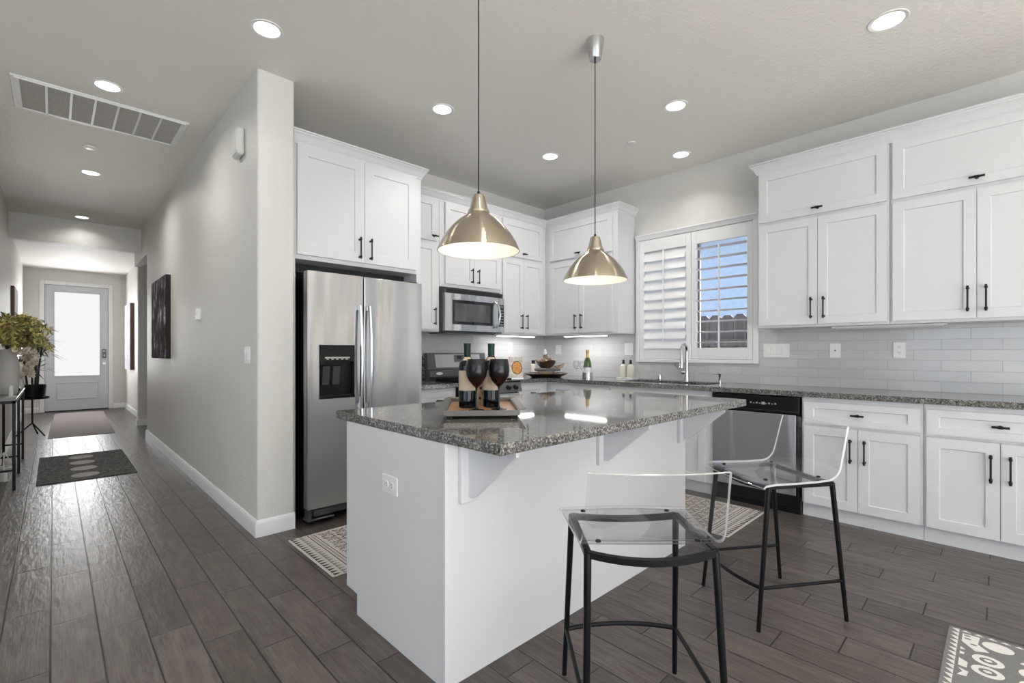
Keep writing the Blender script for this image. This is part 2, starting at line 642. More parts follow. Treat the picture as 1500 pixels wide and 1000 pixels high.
# ------------------------------------------------------------------ the room
XW, YW, ZC = 4.585, 4.14, 3.05          # window wall, fridge wall, ceiling
HX, HE = 0.955, 13.3                    # hall wall, end of the hall
LX = -0.42                              # left wall of the hall

b = nb(); box(b, -4.5, XW + 0.15, -5.5, HE + 0.2, -0.1, 0.0); struct('floor', b, 'floor')
b = nb()
box(b, -4.6, XW + 0.15, -5.6, YW + 0.12, ZC, ZC + 0.12)
box(b, -4.6, 2.6, YW + 0.12, 9.06, ZC, ZC + 0.12)
struct('ceiling', b, 'ceiling', smooth=None)
b = nb(); box(b, LX - 0.1, 2.6, 9.06, HE + 0.1, 2.87, 3.17); struct('ceiling_entry', b, 'ceiling', smooth=None)
b = nb(); box(b, LX, HX + 0.04, 9.03, 9.15, 2.70, ZC); struct('trim_hall_header', b, 'wall', smooth=None)

b = nb(); box(b, -4.2, 2.5, -5.35, -1.35, 0.0, 0.012, 0.003)
o = obj('bounce_carpet', b, 'rugcream', smooth=None); tag(o, 'added cream carpet behind the camera, bouncing sun up to the ceiling', 'rug')  # unseen carpet, added to bounce sun onto the ceiling

# hall wall with rounded end corner
b = nb()
pl = []
r = 0.02
for cx_, cy_, a0 in ((HX + r, 3.37 + r, PI), (1.19 - r, 3.37 + r, 1.5 * PI)):
    for q in range(7):
        a = a0 + q * PI / 12
        pl.append((cx_ + r * math.cos(a), cy_ + r * math.sin(a), 0))
pl += [(1.19, 8.44, 0)]
for q in range(7):
    a = PI / 2 + q * PI / 12
    pl.append((HX + r + r * math.cos(a), 8.44 - r + r * math.sin(a), 0))
prism(b, pl, (0, 0, ZC))
struct('wall_hall_right', b, 'wall')
b = nb(); box(b, HX, 1.19, 8.44, 9.86, 2.60, ZC); struct('wall_hall_header', b, 'wall', smooth=None)
b = nb(); box(b, 1.0, 2.6, 9.86, 9.98, 0, ZC, 0.012, 2); struct('wall_hall_stub', b, 'wall')
b = nb(); box(b, 1.13, 1.25, 9.98, HE, 0, 2.9); struct('wall_hall_far_right', b, 'wall', smooth=None)
b = nb(); box(b, 2.5, 2.6, 4.26, 9.86, 0, ZC); struct('wall_side_room', b, 'wall', smooth=None)
b = nb(); box(b, LX - 0.12, LX, 4.6, HE, 0, ZC); struct('wall_hall_left', b, 'wall', smooth=None)
# end wall with the door opening
DX0, DX1, DZ = -0.125, 0.848, 2.565
b = nb()
box(b, LX - 0.1, DX0 - 0.02, HE, HE + 0.15, 0, 2.9)
box(b, DX1 + 0.02, 1.25, HE, HE + 0.15, 0, 2.9)
box(b, DX0 - 0.02, DX1 + 0.02, HE, HE + 0.15, DZ + 0.02, 2.9)
struct('wall_hall_end', b, 'wall', smooth=None)
b = nb(); box(b, 1.19, XW + 0.12, YW, YW + 0.12, 0, ZC); struct('wall_back', b, 'wall', smooth=None)
# window wall
WY0, WY1, WZ0, WZ1 = 1.575, 2.735, 1.13, 2.40
b = nb()
box(b, XW, XW + 0.15, -5.5, WY0, 0, ZC)
box(b, XW, XW + 0.15, WY1, YW + 0.12, 0, ZC)
box(b, XW, XW + 0.15, WY0, WY1, 0, WZ0)
box(b, XW, XW + 0.15, WY0, WY1, WZ1, ZC)
struct('wall_right', b, 'wall', smooth=None)
# the living room behind the camera
b = nb()
box(b, -4.6, -3.0, -5.62, -5.5, 0, ZC); box(b, 2.6, XW + 0.15, -5.62, -5.5, 0, ZC); box(b, -3.0, 2.6, -5.62, -5.5, 2.55, ZC)
struct('wall_rear', b, 'wall', smooth=None)
b = nb()
box(b, -4.6, -4.5, -5.5, -3.2, 0, ZC); box(b, -4.6, -4.5, 1.6, 4.72, 0, ZC); box(b, -4.6, -4.5, -3.2, 1.6, 2.55, ZC); box(b, -4.6, -4.5, -3.2, 1.6, 0, 0.45)
struct('wall_left', b, 'wall', smooth=None)
b = nb(); box(b, -4.5, LX - 0.12, 4.6, 4.72, 0, ZC); struct('wall_left_return', b, 'wall', smooth=None)
b = nb()
for q in range(5):
    xx = -3.0 + q * 1.4
    box(b, max(xx - 0.04, -3.0), min(xx + 0.04, 2.6), -5.6, -5.54, 0, 2.55)
box(b, -3.0, 2.6, -5.6, -5.54, 2.47, 2.55); box(b, -3.0, 2.6, -5.6, -5.54, 0, 0.08)
struct('window_added_rear', b, 'trim', smooth=None)  # added unseen window frame, opening placed to steer the incoming light

# backsplash
b = nb()
box(b, XW - 0.01, XW, -0.345, 1.53, 0.915, 1.40); box(b, XW - 0.01, XW, 1.53, 2.775, 0.915, 1.096); box(b, XW - 0.01, XW, 2.775, YW - 0.01, 0.915, 1.40)
box(b, 2.266, XW, YW - 0.01, YW, 0.915, 1.42)
struct('wall_backsplash', b, 'tile', smooth=None)

# baseboards
BB = [(0, 0), (0.016, 0), (0.016, 0.085), (0.012, 0.098), (0.005, 0.108), (0, 0.108)]
b = nb(); sweep(b, [(HX, 8.45), (HX, 3.37), (1.186, 3.37)], BB); struct('baseboard_hall_right', b, 'trim')
b = nb(); sweep(b, [(0.93, HE), (1.13, HE), (1.13, 9.98), (1.0, 9.98), (1.0, 9.86), (1.6, 9.86)], BB); struct('baseboard_hall_far', b, 'trim')
b = nb(); sweep(b, [(LX, 4.62), (LX, HE), (-0.20, HE)], BB); struct('baseboard_hall_left', b, 'trim')


# ------------------------------------------------------------------ front door
d = bpy.data.objects.new('door_1', None); C.objects.link(d); d.location = (0, HE, 0); d['kind'] = 'structure'
b = nb()
for x0, x1, z0, z1 in ((DX0 - 0.075, DX0, 0, DZ + 0.075), (DX1, DX1 + 0.075, 0, DZ + 0.075), (DX0, DX1, DZ, DZ + 0.075)):
    box(b, x0, x1, -0.02, 0.06, z0, z1, 0.006, 1)
obj('casing', b, 'trim', d)
GX0, GX1, GZ0, GZ1 = 0.018, 0.707, 0.723, 2.426
b = nb()
xs = [DX0 + 0.004, GX0, GX1, DX1 - 0.004]; zs = [0.02, GZ0, GZ1, DZ - 0.004]
for i in range(3):
    for j in range(3):
        if (i, j) != (1, 1):
            box(b, xs[i], xs[i + 1], 0.012, 0.055, zs[j], zs[j + 1])
for x0, x1, z0, z1 in ((GX0 - 0.02, GX1 + 0.02, GZ0 - 0.02, GZ0), (GX0 - 0.02, GX1 + 0.02, GZ1, GZ1 + 0.02), (GX0 - 0.02, GX0, GZ0, GZ1), (GX1, GX1 + 0.02, GZ0, GZ1)):
    box(b, x0, x1, 0.002, 0.015, z0, z1, 0.005, 1)
for x0, x1, z0, z1 in ((0.05, 0.70, 0.570, 0.590), (0.05, 0.70, 0.24, 0.260), (0.05, 0.070, 0.260, 0.570), (0.68, 0.70, 0.260, 0.570)):
    box(b, x0, x1, 0.0, 0.015, z0, z1, 0.004, 1)
obj('slab', b, 'doorpaint', d, smooth=None)
b = nb()
for x0, x1, z0, z1 in ((DX0 - 0.02, DX0 + 0.014, 0.02, DZ + 0.02), (DX1 - 0.014, DX1 + 0.02, 0.02, DZ + 0.02), (DX0 + 0.014, DX1 - 0.014, DZ - 0.014, DZ + 0.02)):
    box(b, x0, x1, 0.057, 0.14, z0, z1)
obj('jamb', b, 'sash', d, smooth=None)
b = nb(); box(b, GX0, GX1, 0.03, 0.038, GZ0, GZ1); obj('glass', b, 'frost', d, smooth=None)
b = nb(); box(b, DX0, DX1, -0.02, 0.10, 0, 0.02, 0.003); obj('threshold', b, 'bronze', d)
b = nb(); box(b, 0.745, 0.815, -0.008, 0.012, 1.08, 1.27, 0.012, 2, 1); tube(b, [(0.78, -0.01, 1.12), (0.78, -0.05, 1.12), (0.78, -0.05, 1.16)], 0.012); lathe(b, [(0, 0), (0.028, 0), (0.028, 0.02), (0, 0.02)], (0.78, 0, 1.22)); obj('handle_set', b, ['nickel', 'ovengray'], d)
b = nb(); tube(b, [(0.775, 0.012, 0.97), (0.775, -0.03, 0.97), (0.775, -0.06, 0.97)], [0.032, 0.026, 0.03], 16); obj('knob', b, 'nickel', d)
b = nb()
for zz in (0.35, 1.4, 2.35):
    tube(b, [(DX0, 0.0, zz - 0.05), (DX0, 0.0, zz + 0.05)], 0.008, 8)
obj('hinge', b, 'nickel', d)


# ------------------------------------------------------------------ kitchen window and shutters
d = bpy.data.objects.new('window_1', None); C.objects.link(d); d.location = (XW, 0, 0); d['kind'] = 'structure'
CY0, CY1, CZ0, CZ1 = 1.53, 2.777, 1.096, 2.455
b = nb()
box(b, -0.03, 0.0, CY0, WY0, CZ0, CZ1 - 0.03, 0.004); box(b, -0.03, 0.0, WY1, CY1, CZ0, CZ1 - 0.03, 0.004)
box(b, -0.03, 0.0, WY0, WY1, CZ0, WZ0, 0.004); box(b, -0.03, 0.0, WY0, WY1, WZ1, CZ1 - 0.03, 0.004)
sweep(b, [(0, CY1 + 0.0), (0, CY0 - 0.0)], [(0, CZ1 - 0.045), (0.034, CZ1 - 0.045), (0.036, CZ1 - 0.03), (0.046, CZ1 - 0.012), (0.05, CZ1 - 0.010), (0.05, CZ1 + 0.004), (0, CZ1 + 0.004)])
obj('casing', b, 'trim', d)
b = nb()
ym = (WY0 + WY1) / 2
for y0, y1, z0, z1 in ((WY0, WY1, WZ0, WZ0 + 0.05), (WY0, WY1, WZ1 - 0.05, WZ1), (WY0, WY0 + 0.05, WZ0 + 0.05, WZ1 - 0.05), (WY1 - 0.05, WY1, WZ0 + 0.05, WZ1 - 0.05), (ym - 0.03, ym + 0.03, WZ0 + 0.05, WZ1 - 0.05)):
    box(b, 0.09, 0.13, y0, y1, z0, z1)
obj('sash', b, 'sash', d, smooth=None)
b = nb(); box(b, 0.108, 0.112, WY0 + 0.05, WY1 - 0.05, WZ0 + 0.05, WZ1 - 0.05); obj('glass', b, 'pane', d, smooth=None)


def shutter(label, y0, y1, oy0, oy1, tilt, lw=0.045):
    """hinged louvred panel; y0..y1 outer, oy0..oy1 louvre opening"""
    yc = (y0 + y1) / 2
    t = thing('window_shutter', label, 'shutter', (XW - 0.012, yc, WZ0), group='plantation shutters on the kitchen window')
    z0, z1, oz0, oz1 = 0.003, WZ1 - WZ0 - 0.003, 1.245 - WZ0, 2.27 - WZ0
    b = nb()
    box(b, -0.012, 0.016, y0 - yc, oy0 - yc, z0, z1, 0.003); box(b, -0.012, 0.016, oy1 - yc, y1 - yc, z0, z1, 0.003)
    box(b, -0.012, 0.016, oy0 - yc, oy1 - yc, z0, oz0, 0.003); box(b, -0.012, 0.016, oy0 - yc, oy1 - yc, oz1, z1, 0.003)
    obj('frame', b, 'trim', t)
    n = 10
    sp = (oz1 - oz0) / n
    for i in range(n):
        b = nb()
        pr = []
        for q in range(12):
            a = 2 * PI * q / 12
            pr.append((lw * math.cos(a), 0, 0.0055 * math.sin(a)))
        R = Matrix.Rotation(tilt, 3, 'Y')
        pr = [R @ Vector(v_) for v_ in pr]
        prism(b, [(v_.x, oy0 - yc + 0.003, v_.z) for v_ in pr], (0, oy1 - oy0 - 0.006, 0))
        obj('louver', b, 'trim', t, loc=(0.002, 0, oz0 + sp * (i + 0.5)))
    b = nb()
    ex = lw * math.cos(tilt) + 0.004
    ez = -lw * math.sin(tilt)
    box(b, -ex - 0.008, -ex + 0.002, -0.007, 0.007, oz0 + sp * 0.5 + ez - 0.05, oz1 - sp * 0.4 + ez, 0.002)
    obj('tilt_rod', b, 'trim', t)
    return t


shutter('left shutter panel with louvers tilted nearly shut', 2.157, WY1 - 0.002, 2.21, 2.68, math.radians(-66), 0.062)
shutter('right shutter panel with louvers open to the fence and sky', WY0 + 0.002, 2.153, 1.625, 2.10, math.radians(4))

# outside
t = thing('fence', 'dark weathered wooden fence with dog-ear pickets seen through the shutters', 'fence', (6.1, 2.6, 0))
b = nb()
rnd_ = random.Random(3)
for q in range(40):
    y0 = -3.0 + q * 0.152
    hh = 1.67 + rnd_.uniform(-0.01, 0.01)
    prism(b, [(0, y0, 0), (0, y0 + 0.146, 0), (0, y0 + 0.146, hh - 0.04), (0, y0 + 0.11, hh), (0, y0 + 0.036, hh), (0, y0, hh - 0.04)], (0.018, 0, 0))
obj('picket_panel', b, 'fence', t, smooth=None)
b = nb()
for zz in (0.3, 1.28):
    box(b, -0.045, 0.0, -3.0, 3.1, zz, zz + 0.09)
obj('rail', b, 'fence', t, smooth=None)
t = thing('neighbor_house', 'stucco house wall coloured with blue sky light, beyond the fence outside the window', 'house', (8.6, 3.0, 0))
b = nb(); box(b, 0, 0.3, -7, 8, 0, 3.4); obj('stucco_wall', b, 'stucco', t, smooth=None)
b = nb(); box(b, -0.5, 0.0, -7, 8, 3.28, 3.48); obj('fascia', b, 'trim', t, smooth=None)
b = nb(); box(b, XW + 0.16, 14, -12, 20, -0.12, -0.02); struct('ground_outside', b, 'greystone', smooth=None)

# ------------------------------------------------------------------ cabinets (local: front faces -Y, x to the right)
def shaker(bm, x0, x1, z0, z1, y=-0.021, t=0.02, rail=0.06, rec=0.009):
    vs = [bm.verts.new(p) for p in ((x0, y + t, z0), (x1, y + t, z0), (x1, y + t, z1), (x0, y + t, z1), (x0, y, z0), (x1, y, z0), (x1, y, z1), (x0, y, z1))]
    for q in ((0, 1, 2, 3), (0, 4, 5, 1), (1, 5, 6, 2), (2, 6, 7, 3), (3, 7, 4, 0)):
        bm.faces.new([vs[i] for i in q])
    o = vs[4:]
    rz = min(rail, (z1 - z0) * 0.28)
    e = 0.004

    def ring(dx, dz, yy):
        return [bm.verts.new(p) for p in ((x0 + dx, yy, z0 + dz), (x1 - dx, yy, z0 + dz), (x1 - dx, yy, z1 - dz), (x0 + dx, yy, z1 - dz))]
    a = ring(rail, rz, y)
    c = ring(rail + e, rz + e, y + rec)
    for p_, q_ in ((o, a), (a, c)):
        for i in range(4):
            bm.faces.new([p_[i], p_[(i + 1) % 4], q_[(i + 1) % 4], q_[i]])
    bm.faces.new(c)


def bar_pull(parent, x, z, L=0.165, vert=True, y=-0.021):
    b = nb()
    dx, dz = (0, 1) if vert else (1, 0)
    h = L / 2
    f = lambda s, yy: (x + dx * s, yy, z + dz * s)
    if L > 0.1:
        tube(b, [f(-h, y - 0.03), f(-h + 0.006, y - 0.03), f(-h + 0.007, y - 0.03), f(h - 0.007, y - 0.03), f(h - 0.006, y - 0.03), f(h, y - 0.03)], [0.0068, 0.0068, 0.0052, 0.0052, 0.0068, 0.0068], 10)
        for s in (-h + 0.016, h - 0.016):
            tube(b, [f(s, y), f(s, y - 0.004), f(s, y - 0.005), f(s, y - 0.03)], [0.0085, 0.0085, 0.005, 0.005], 10)
            tube(b, [f(s - 0.007, y - 0.03), f(s + 0.007, y - 0.03)], 0.0085, 10)
    else:
        tube(b, [f(-h, y - 0.028), f(h, y - 0.028)], 0.0068, 10)
        tube(b, [f(0, y), f(0, y - 0.004), f(0, y - 0.005), f(0, y - 0.028)], [0.01, 0.01, 0.0055, 0.0055], 10)
        tube(b, [f(-0.012, y - 0.028), f(0.012, y - 0.028)], 0.009, 10)
    return obj('handle', b, 'bronze', parent)


def cabinet(label, loc, rz, W, D, z1, fronts, group, toe=None, z0=0.0, extra=None, cat='cabinet', name='cabinet', low=None):
    """fronts: (kind, x0, x1, z0, z1, (handle x, handle z, length, vertical))"""
    t = thing(name, label, cat, loc, rz, group)
    b = nb()
    zb = z0 + (0.10 if toe else 0)
    box(b, 0, W, 0, D, zb, low or z1, 0.0015)
    if low:
        box(b, 0, W, 0, 0.07, low, z1)
    if toe:
        box(b, 0, W, 0.025, D, z0, zb)
    if extra:
        extra(b)
    obj('body', b, 'cab', t, smooth=None)
    for kd, x0, x1, a0, a1, hd in fronts:
        b = nb()
        shaker(b, x0, x1, a0, a1, rail=0.06)
        f = obj(kd, b, 'cab', t, smooth=None)
        if hd:
            bar_pull(f, *hd)
    return t


CROWN = [(-0.02, 2.675), (0.006, 2.675), (0.006, 2.690), (0.016, 2.700), (0.022, 2.716), (0.036, 2.738), (0.042, 2.742), (0.042, 2.750), (0.05, 2.754), (0.05, 2.765), (-0.02, 2.765)]
UP = 'white upper wall cabinets'
LO = 'white base cabinets'
FY = 3.81      # face of back-wall uppers
FX = 4.25      # face of window-wall uppers
D_UP = YW - FY - 0.002


def uppers(label, loc, rz, W, xl, xr, D, trans=True, zb=1.40, dz0=1.42, pair=True, hx=None, z_tr=(2.272, 2.672), dtop=2.245, hl='c'):
    fr = []
    xm = (xl + xr) / 2
    if trans:
        fr.append(('door', xl, xr, z_tr[0], z_tr[1], (hx if hx is not None else xm, z_tr[0] + 0.042, 0.075, False)))
    hz = dz0 + 0.125
    if pair:
        fr.append(('door', xl, xm - 0.0015, dz0, dtop, (xm - 0.042, hz, 0.165, True)))
        fr.append(('door', xm + 0.0015, xr, dz0, dtop, (xm + 0.042, hz, 0.165, True)))
    else:
        fr.append(('door', xl, xr, dz0, dtop, (xr - 0.035, hz, 0.165, True)))
    return cabinet(label, loc, rz, W, D, 2.70, fr, UP, None, zb)


# back wall, left to right
uppers('narrow upper cabinet squeezed between the fridge and the microwave', (2.262, FY, 0), 0, 0.436, 0.02, 0.40, D_UP, pair=False, hx=0.36)
t = cabinet('short upper cabinet mounted right above the microwave', (2.70, FY, 0), 0, 0.80, D_UP, 2.70,
            [('door', 0.06, 0.795, 2.272, 2.672, (0.43, 2.314, 0.075, False)),
             ('door', 0.06, 0.426, 1.878, 2.245, (0.386, 1.98, 0.15, True)),
             ('door', 0.429, 0.795, 1.878, 2.245, (0.47, 1.98, 0.15, True))], UP, None, 1.845)
uppers('upper cabinet in the room corner, beside the microwave', (3.502, FY, 0), 0, 0.748, 0.026, 0.667, D_UP)
# window wall, from the corner towards the camera
R90 = -PI / 2
DXU = XW - FX - 0.002
uppers('upper cabinet between the room corner and the shuttered window', (FX, 3.808, 0), R90, 1.008, 0.068, 0.948, DXU)
uppers('two-door upper cabinet just past the window, above the switch plates', (FX, 1.43, 0), R90, 0.876, 0.017, 0.862, DXU)
uppers('upper cabinet cut off by the right edge, furthest from the window', (FX, 0.552, 0), R90, 0.876, 0.015, 0.86, DXU, pair=True)

b = nb(); sweep(b, [(2.262, FY), (FX, FY), (FX, 2.80), (XW, 2.80)], CROWN); tag(obj('crown_molding', b, 'cab'), 'white crown molding along the corner upper cabinets above the microwave', 'molding', 'cabinet crown moldings')
b = nb(); sweep(b, [(XW, 1.43), (FX, 1.43), (FX, -0.33), (XW, -0.33)], CROWN); tag(obj('crown_molding', b, 'cab'), 'white crown molding on the upper cabinets right of the window', 'molding', 'cabinet crown moldings')


def fridge_surround():
    Y = 3.46
    t = thing('cabinet', 'deep white cabinet with two tall doors over the fridge', 'cabinet', (1.198, Y, 0), 0, UP)
    W = 1.064
    b = nb()
    box(b, 0, W, 0, YW - Y - 0.002, 1.862, 2.70, 0.0015)
    obj('body', b, 'cab', t, smooth=None)
    b = nb(); box(b, 0, 0.026, 0, YW - Y - 0.002, 0, 1.862); obj('side_panel', b, 'cab', t, smooth=None)
    b = nb(); box(b, W - 0.045, W, 0, YW - Y - 0.002, 0, 1.862); obj('side_panel', b, 'cab', t, smooth=None)
    b = nb(); box(b, 0.026, W - 0.045, 0.20, 0.22, 1.80, 1.862); obj('shade_strip', b, 'dark', t, smooth=None)  # dark strip put in as the shade of the recess over the fridge
    for x0, x1, hx in ((0.034, 0.536, 0.495), (0.540, 1.006, 0.585)):
        b = nb(); shaker(b, x0, x1, 1.893, 2.672, rail=0.075); f = obj('door', b, 'cab', t, smooth=None)
        bar_pull(f, hx, 2.0, 0.165, True)
    b = nb(); sweep(b, [(-0.0, 0.0), (W, 0), (W, 0.345)], CROWN); obj('crown', b, 'cab', t)


fridge_surround()

# base cabinets; face frames at X = 3.975 / Y = 3.545
BX, BY = 3.975, 3.545
DBX, DBY = XW - BX - 0.012, YW - BY - 0.012


def base(label, loc, rz, W, D, xl, xr, drawer=True, pair=True, dh=True, door=True, low=None):
    xm = (xl + xr) / 2
    fr = []
    if drawer:
        fr.append(('drawer', xl, xr, 0.688, 0.842, (xm, 0.765, 0.075, False) if dh else None))
    top = 0.668 if drawer else 0.842
    if door:
        if pair:
            fr.append(('door', xl, xm - 0.0015, 0.103, top, (xm - 0.04, 0.52, 0.165, True)))
            fr.append(('door', xm + 0.0015, xr, 0.103, top, (xm + 0.04, 0.52, 0.165, True)))
        else:
            fr.append(('door', xl, xr, 0.103, top, (xl + 0.035, 0.52, 0.165, True)))
    return cabinet(label, loc, rz, W, D, 0.875, fr, LO, True, low=low)


base('base cabinet with drawer tucked between the fridge and the range', (2.264, BY, 0), 0, 0.434, DBY, 0.02, 0.415, pair=False)
base('base cabinet right of the range, below the food-photo book', (3.48, BY, 0), 0, 0.49, DBY, 0.02, 0.42, pair=False)
cabinet('blind corner base cabinet under the dark tray', (BX, YW - 0.01, 0), R90, 0.50, DBX, 0.875, [], LO, True)
base('base cabinet on the window wall between corner and sink', (BX, 3.626, 0), R90, 0.92, DBX, 0.15, 0.91)
base('sink base cabinet behind the island end, beside the dishwasher', (BX, 2.702, 0), R90, 1.012, DBX, 0.02, 0.955, dh=False, low=0.685)
base('two-door base cabinet with drawer right of the dishwasher', (BX, 1.030, 0), R90, 0.680, DBX, 0.016, 0.665)
base('base cabinet with drawer cut off by the right edge', (BX, 0.348, 0), R90, 0.680, DBX, 0.014, 0.665)

# countertops
b = nb()
SX0, SX1, SY0, SY1 = 4.07, 4.45, 1.80, 2.66
xs = [3.48, 3.935, SX0, SX1, XW - 0.011]
ys = [-0.345, SY0, SY1, 3.505, YW - 0.011]
slab(b, xs, ys, lambda i, j: not (i == 2 and j == 1) and not (i == 0 and j < 3), 0.876, 0.915)
tag(obj('countertop', b, 'granite', smooth=None), 'long L-shaped granite countertop with the sink, along the window wall', 'countertop', 'granite countertops')
b = nb(); box(b, 2.264, 2.70, 3.505, YW - 0.011, 0.876, 0.915, 0.003); tag(obj('countertop', b, 'granite'), 'short granite countertop between fridge and range', 'countertop', 'granite countertops')
b = nb()
slab(b, [SX0 - 0.01, SX0, SX1, SX1 + 0.01], [SY0 - 0.01, SY0, SY1, SY1 + 0.01], lambda i, j: not (i == 1 and j == 1), 0.70, 0.876)
box(b, SX0 - 0.01, SX1 + 0.01, SY0 - 0.01, SY1 + 0.01, 0.69, 0.70)
t = thing('sink', 'dark undermount sink set in the counter below the window', 'sink', (0, 0, 0))
obj('basin', b, 'sinkblack', t, smooth=None)
b = nb(); lathe(b, [(0, 0.700), (0.045, 0.700), (0.045, 0.704), (0.03, 0.703), (0, 0.702)], (4.27, 2.22, 0), 24); obj('drain', b, 'chrome', t)

# ------------------------------------------------------------------ island
t = thing('kitchen_island', 'white kitchen island base standing on the plank floor', 'island', (1.0, 1.375, 0))
b = nb()
prism(b, [(0, 0, 0), (0, 0.68, 0), (0, 0.68, 0.095), (0, 0.785, 0.10), (0, 0.785, 0.875), (0, 0, 0.875)], (1.831, 0, 0))
obj('body', b, 'cab', t, smooth=None)
b = nb(); box(b, -0.004, 0.012, -0.004, 0.012, 0, 0.874); obj('corner_trim', b, 'cab', t, smooth=None)
for xb in (0.057, 0.899, 1.728):
    b = nb()
    box(b, xb, xb + 0.085, -0.02, 0.0, 0.652, 0.875, 0.002)
    xg = xb + 0.034
    prism(b, [(xg, -0.02, 0.672), (xg, -0.02, 0.875), (xg, -0.265, 0.875), (xg, -0.265, 0.855), (xg, -0.045, 0.672)], (0.018, 0, 0))
    obj('bracket', b, 'cab', t, smooth=None)
for q in range(3):
    x0 = 0.02 + q * 0.6
    b = nb(); shaker(b, -x0 - 0.58, -x0, 0.688, 0.842); f = obj('drawer', b, 'cab', t, smooth=None, loc=(0, 0.785, 0), rot=(0, 0, PI)); bar_pull(f, -x0 - 0.29, 0.765, 0.075, False)
    b = nb(); shaker(b, -x0 - 0.58, -x0, 0.115, 0.668); f = obj('door', b, 'cab', t, smooth=None, loc=(0, 0.785, 0), rot=(0, 0, PI)); bar_pull(f, -x0 - 0.04, 0.52, 0.165, True)
b = nb(); box(b, 1.0, 3.036, 1.085, 2.28, 0.8755, 0.9145, 0.004, 2); tag(obj('countertop', b, 'granite'), 'polished granite slab on the kitchen island', 'countertop', 'granite countertops')


def plate(name, label, cat, loc, rz, W, H, kind, group=None, horizontal=False):
    """cover plate on a wall; local front is -Y"""
    t = thing(name, label, cat, loc, rz, group)
    b = nb(); box(b, -W / 2, W / 2, -0.006, 0.0, -H / 2, H / 2, 0.003, 2); obj('cover_plate', b, 'plastic', t)
    if kind == 'outlet':
        for s in (-1, 1):
            b = nb()
            c = s * 0.021
            pts = []
            for q in range(16):
                a = 2 * PI * q / 16
                px, pz = 0.0155 * math.cos(a), 0.0155 * math.sin(a)
                pts.append((px, max(-0.0125, min(0.0125, pz))))
            if horizontal:
                prism(b, [(c + pz, -0.0085, px) for px, pz in pts], (0, 0.004, 0))
            else:
                prism(b, [(px, -0.0085, c + pz) for px, pz in pts], (0, 0.004, 0))
            for (ax, az, w_, h_) in ((-0.006, 0.003, 0.0022, 0.009), (0.006, 0.003, 0.0022, 0.009), (0, -0.007, 0.004, 0.004)):
                if horizontal:
                    ax, az, w_, h_ = az, ax, h_, w_
                box(b, (c if horizontal else 0) + ax - w_ / 2, (c if horizontal else 0) + ax + w_ / 2, -0.0092, -0.0084, (0 if horizontal else c) + az - h_ / 2, (0 if horizontal else c) + az + h_ / 2, mi=1)
            obj('receptacle', b, ['plastic', 'grayplastic'], t, smooth=None)
    elif kind == 'blank':
        b = nb(); tube(b, [(0, -0.005, 0), (0, -0.009, 0)], 0.006, 12); obj('jack', b, 'grayplastic', t)
    else:
        n = kind
        for i in range(n):
            cx_ = (i - (n - 1) / 2) * 0.046
            b = nb(); box(b, cx_ - 0.0165, cx_ + 0.0165, -0.0105, -0.004, -0.033, 0.033, 0.002); obj('rocker', b, 'plastic', t)
    return t


OUT = 'wall plates'
plate('outlet', 'white horizontal outlet on the left end of the island', 'outlet', (1.0, 1.755, 0.655), -PI / 2, 0.118, 0.075, 'outlet', OUT, True)
plate('switch_plate', 'four-switch white wall plate beside the window', 'light switch', (XW - 0.01, 1.385, 1.216), R90, 0.21, 0.118, 4, OUT)
plate('wall_jack', 'white single-jack wall plate on the tile between switches and outlet', 'wall plate', (XW - 0.01, 0.947, 1.216), R90, 0.074, 0.118, 'blank', OUT)
plate('outlet', 'white outlet on the tile, rightmost under the right upper cabinets', 'outlet', (XW - 0.01, 0.54, 1.218), R90, 0.074, 0.118, 'outlet', OUT)
plate('switch_plate', 'two-switch plate above the ivory soap bottles, left of the window', 'light switch', (XW - 0.01, 2.872, 1.235), R90, 0.105, 0.135, 2, OUT)
plate('switch_plate', 'two-switch plate on the tile behind the tiered tray', 'light switch', (XW - 0.01, 3.89, 1.235), R90, 0.09, 0.118, 1, OUT)
plate('outlet', 'white outlet on the back tile above the food-photo book', 'outlet', (3.96, YW - 0.01, 1.26), 0, 0.074, 0.118, 'outlet', OUT)
plate('switch_plate', 'double switch low on the hall wall near its corner', 'light switch', (HX, 3.585, 1.18), -PI / 2, 0.118, 0.118, 2, OUT)

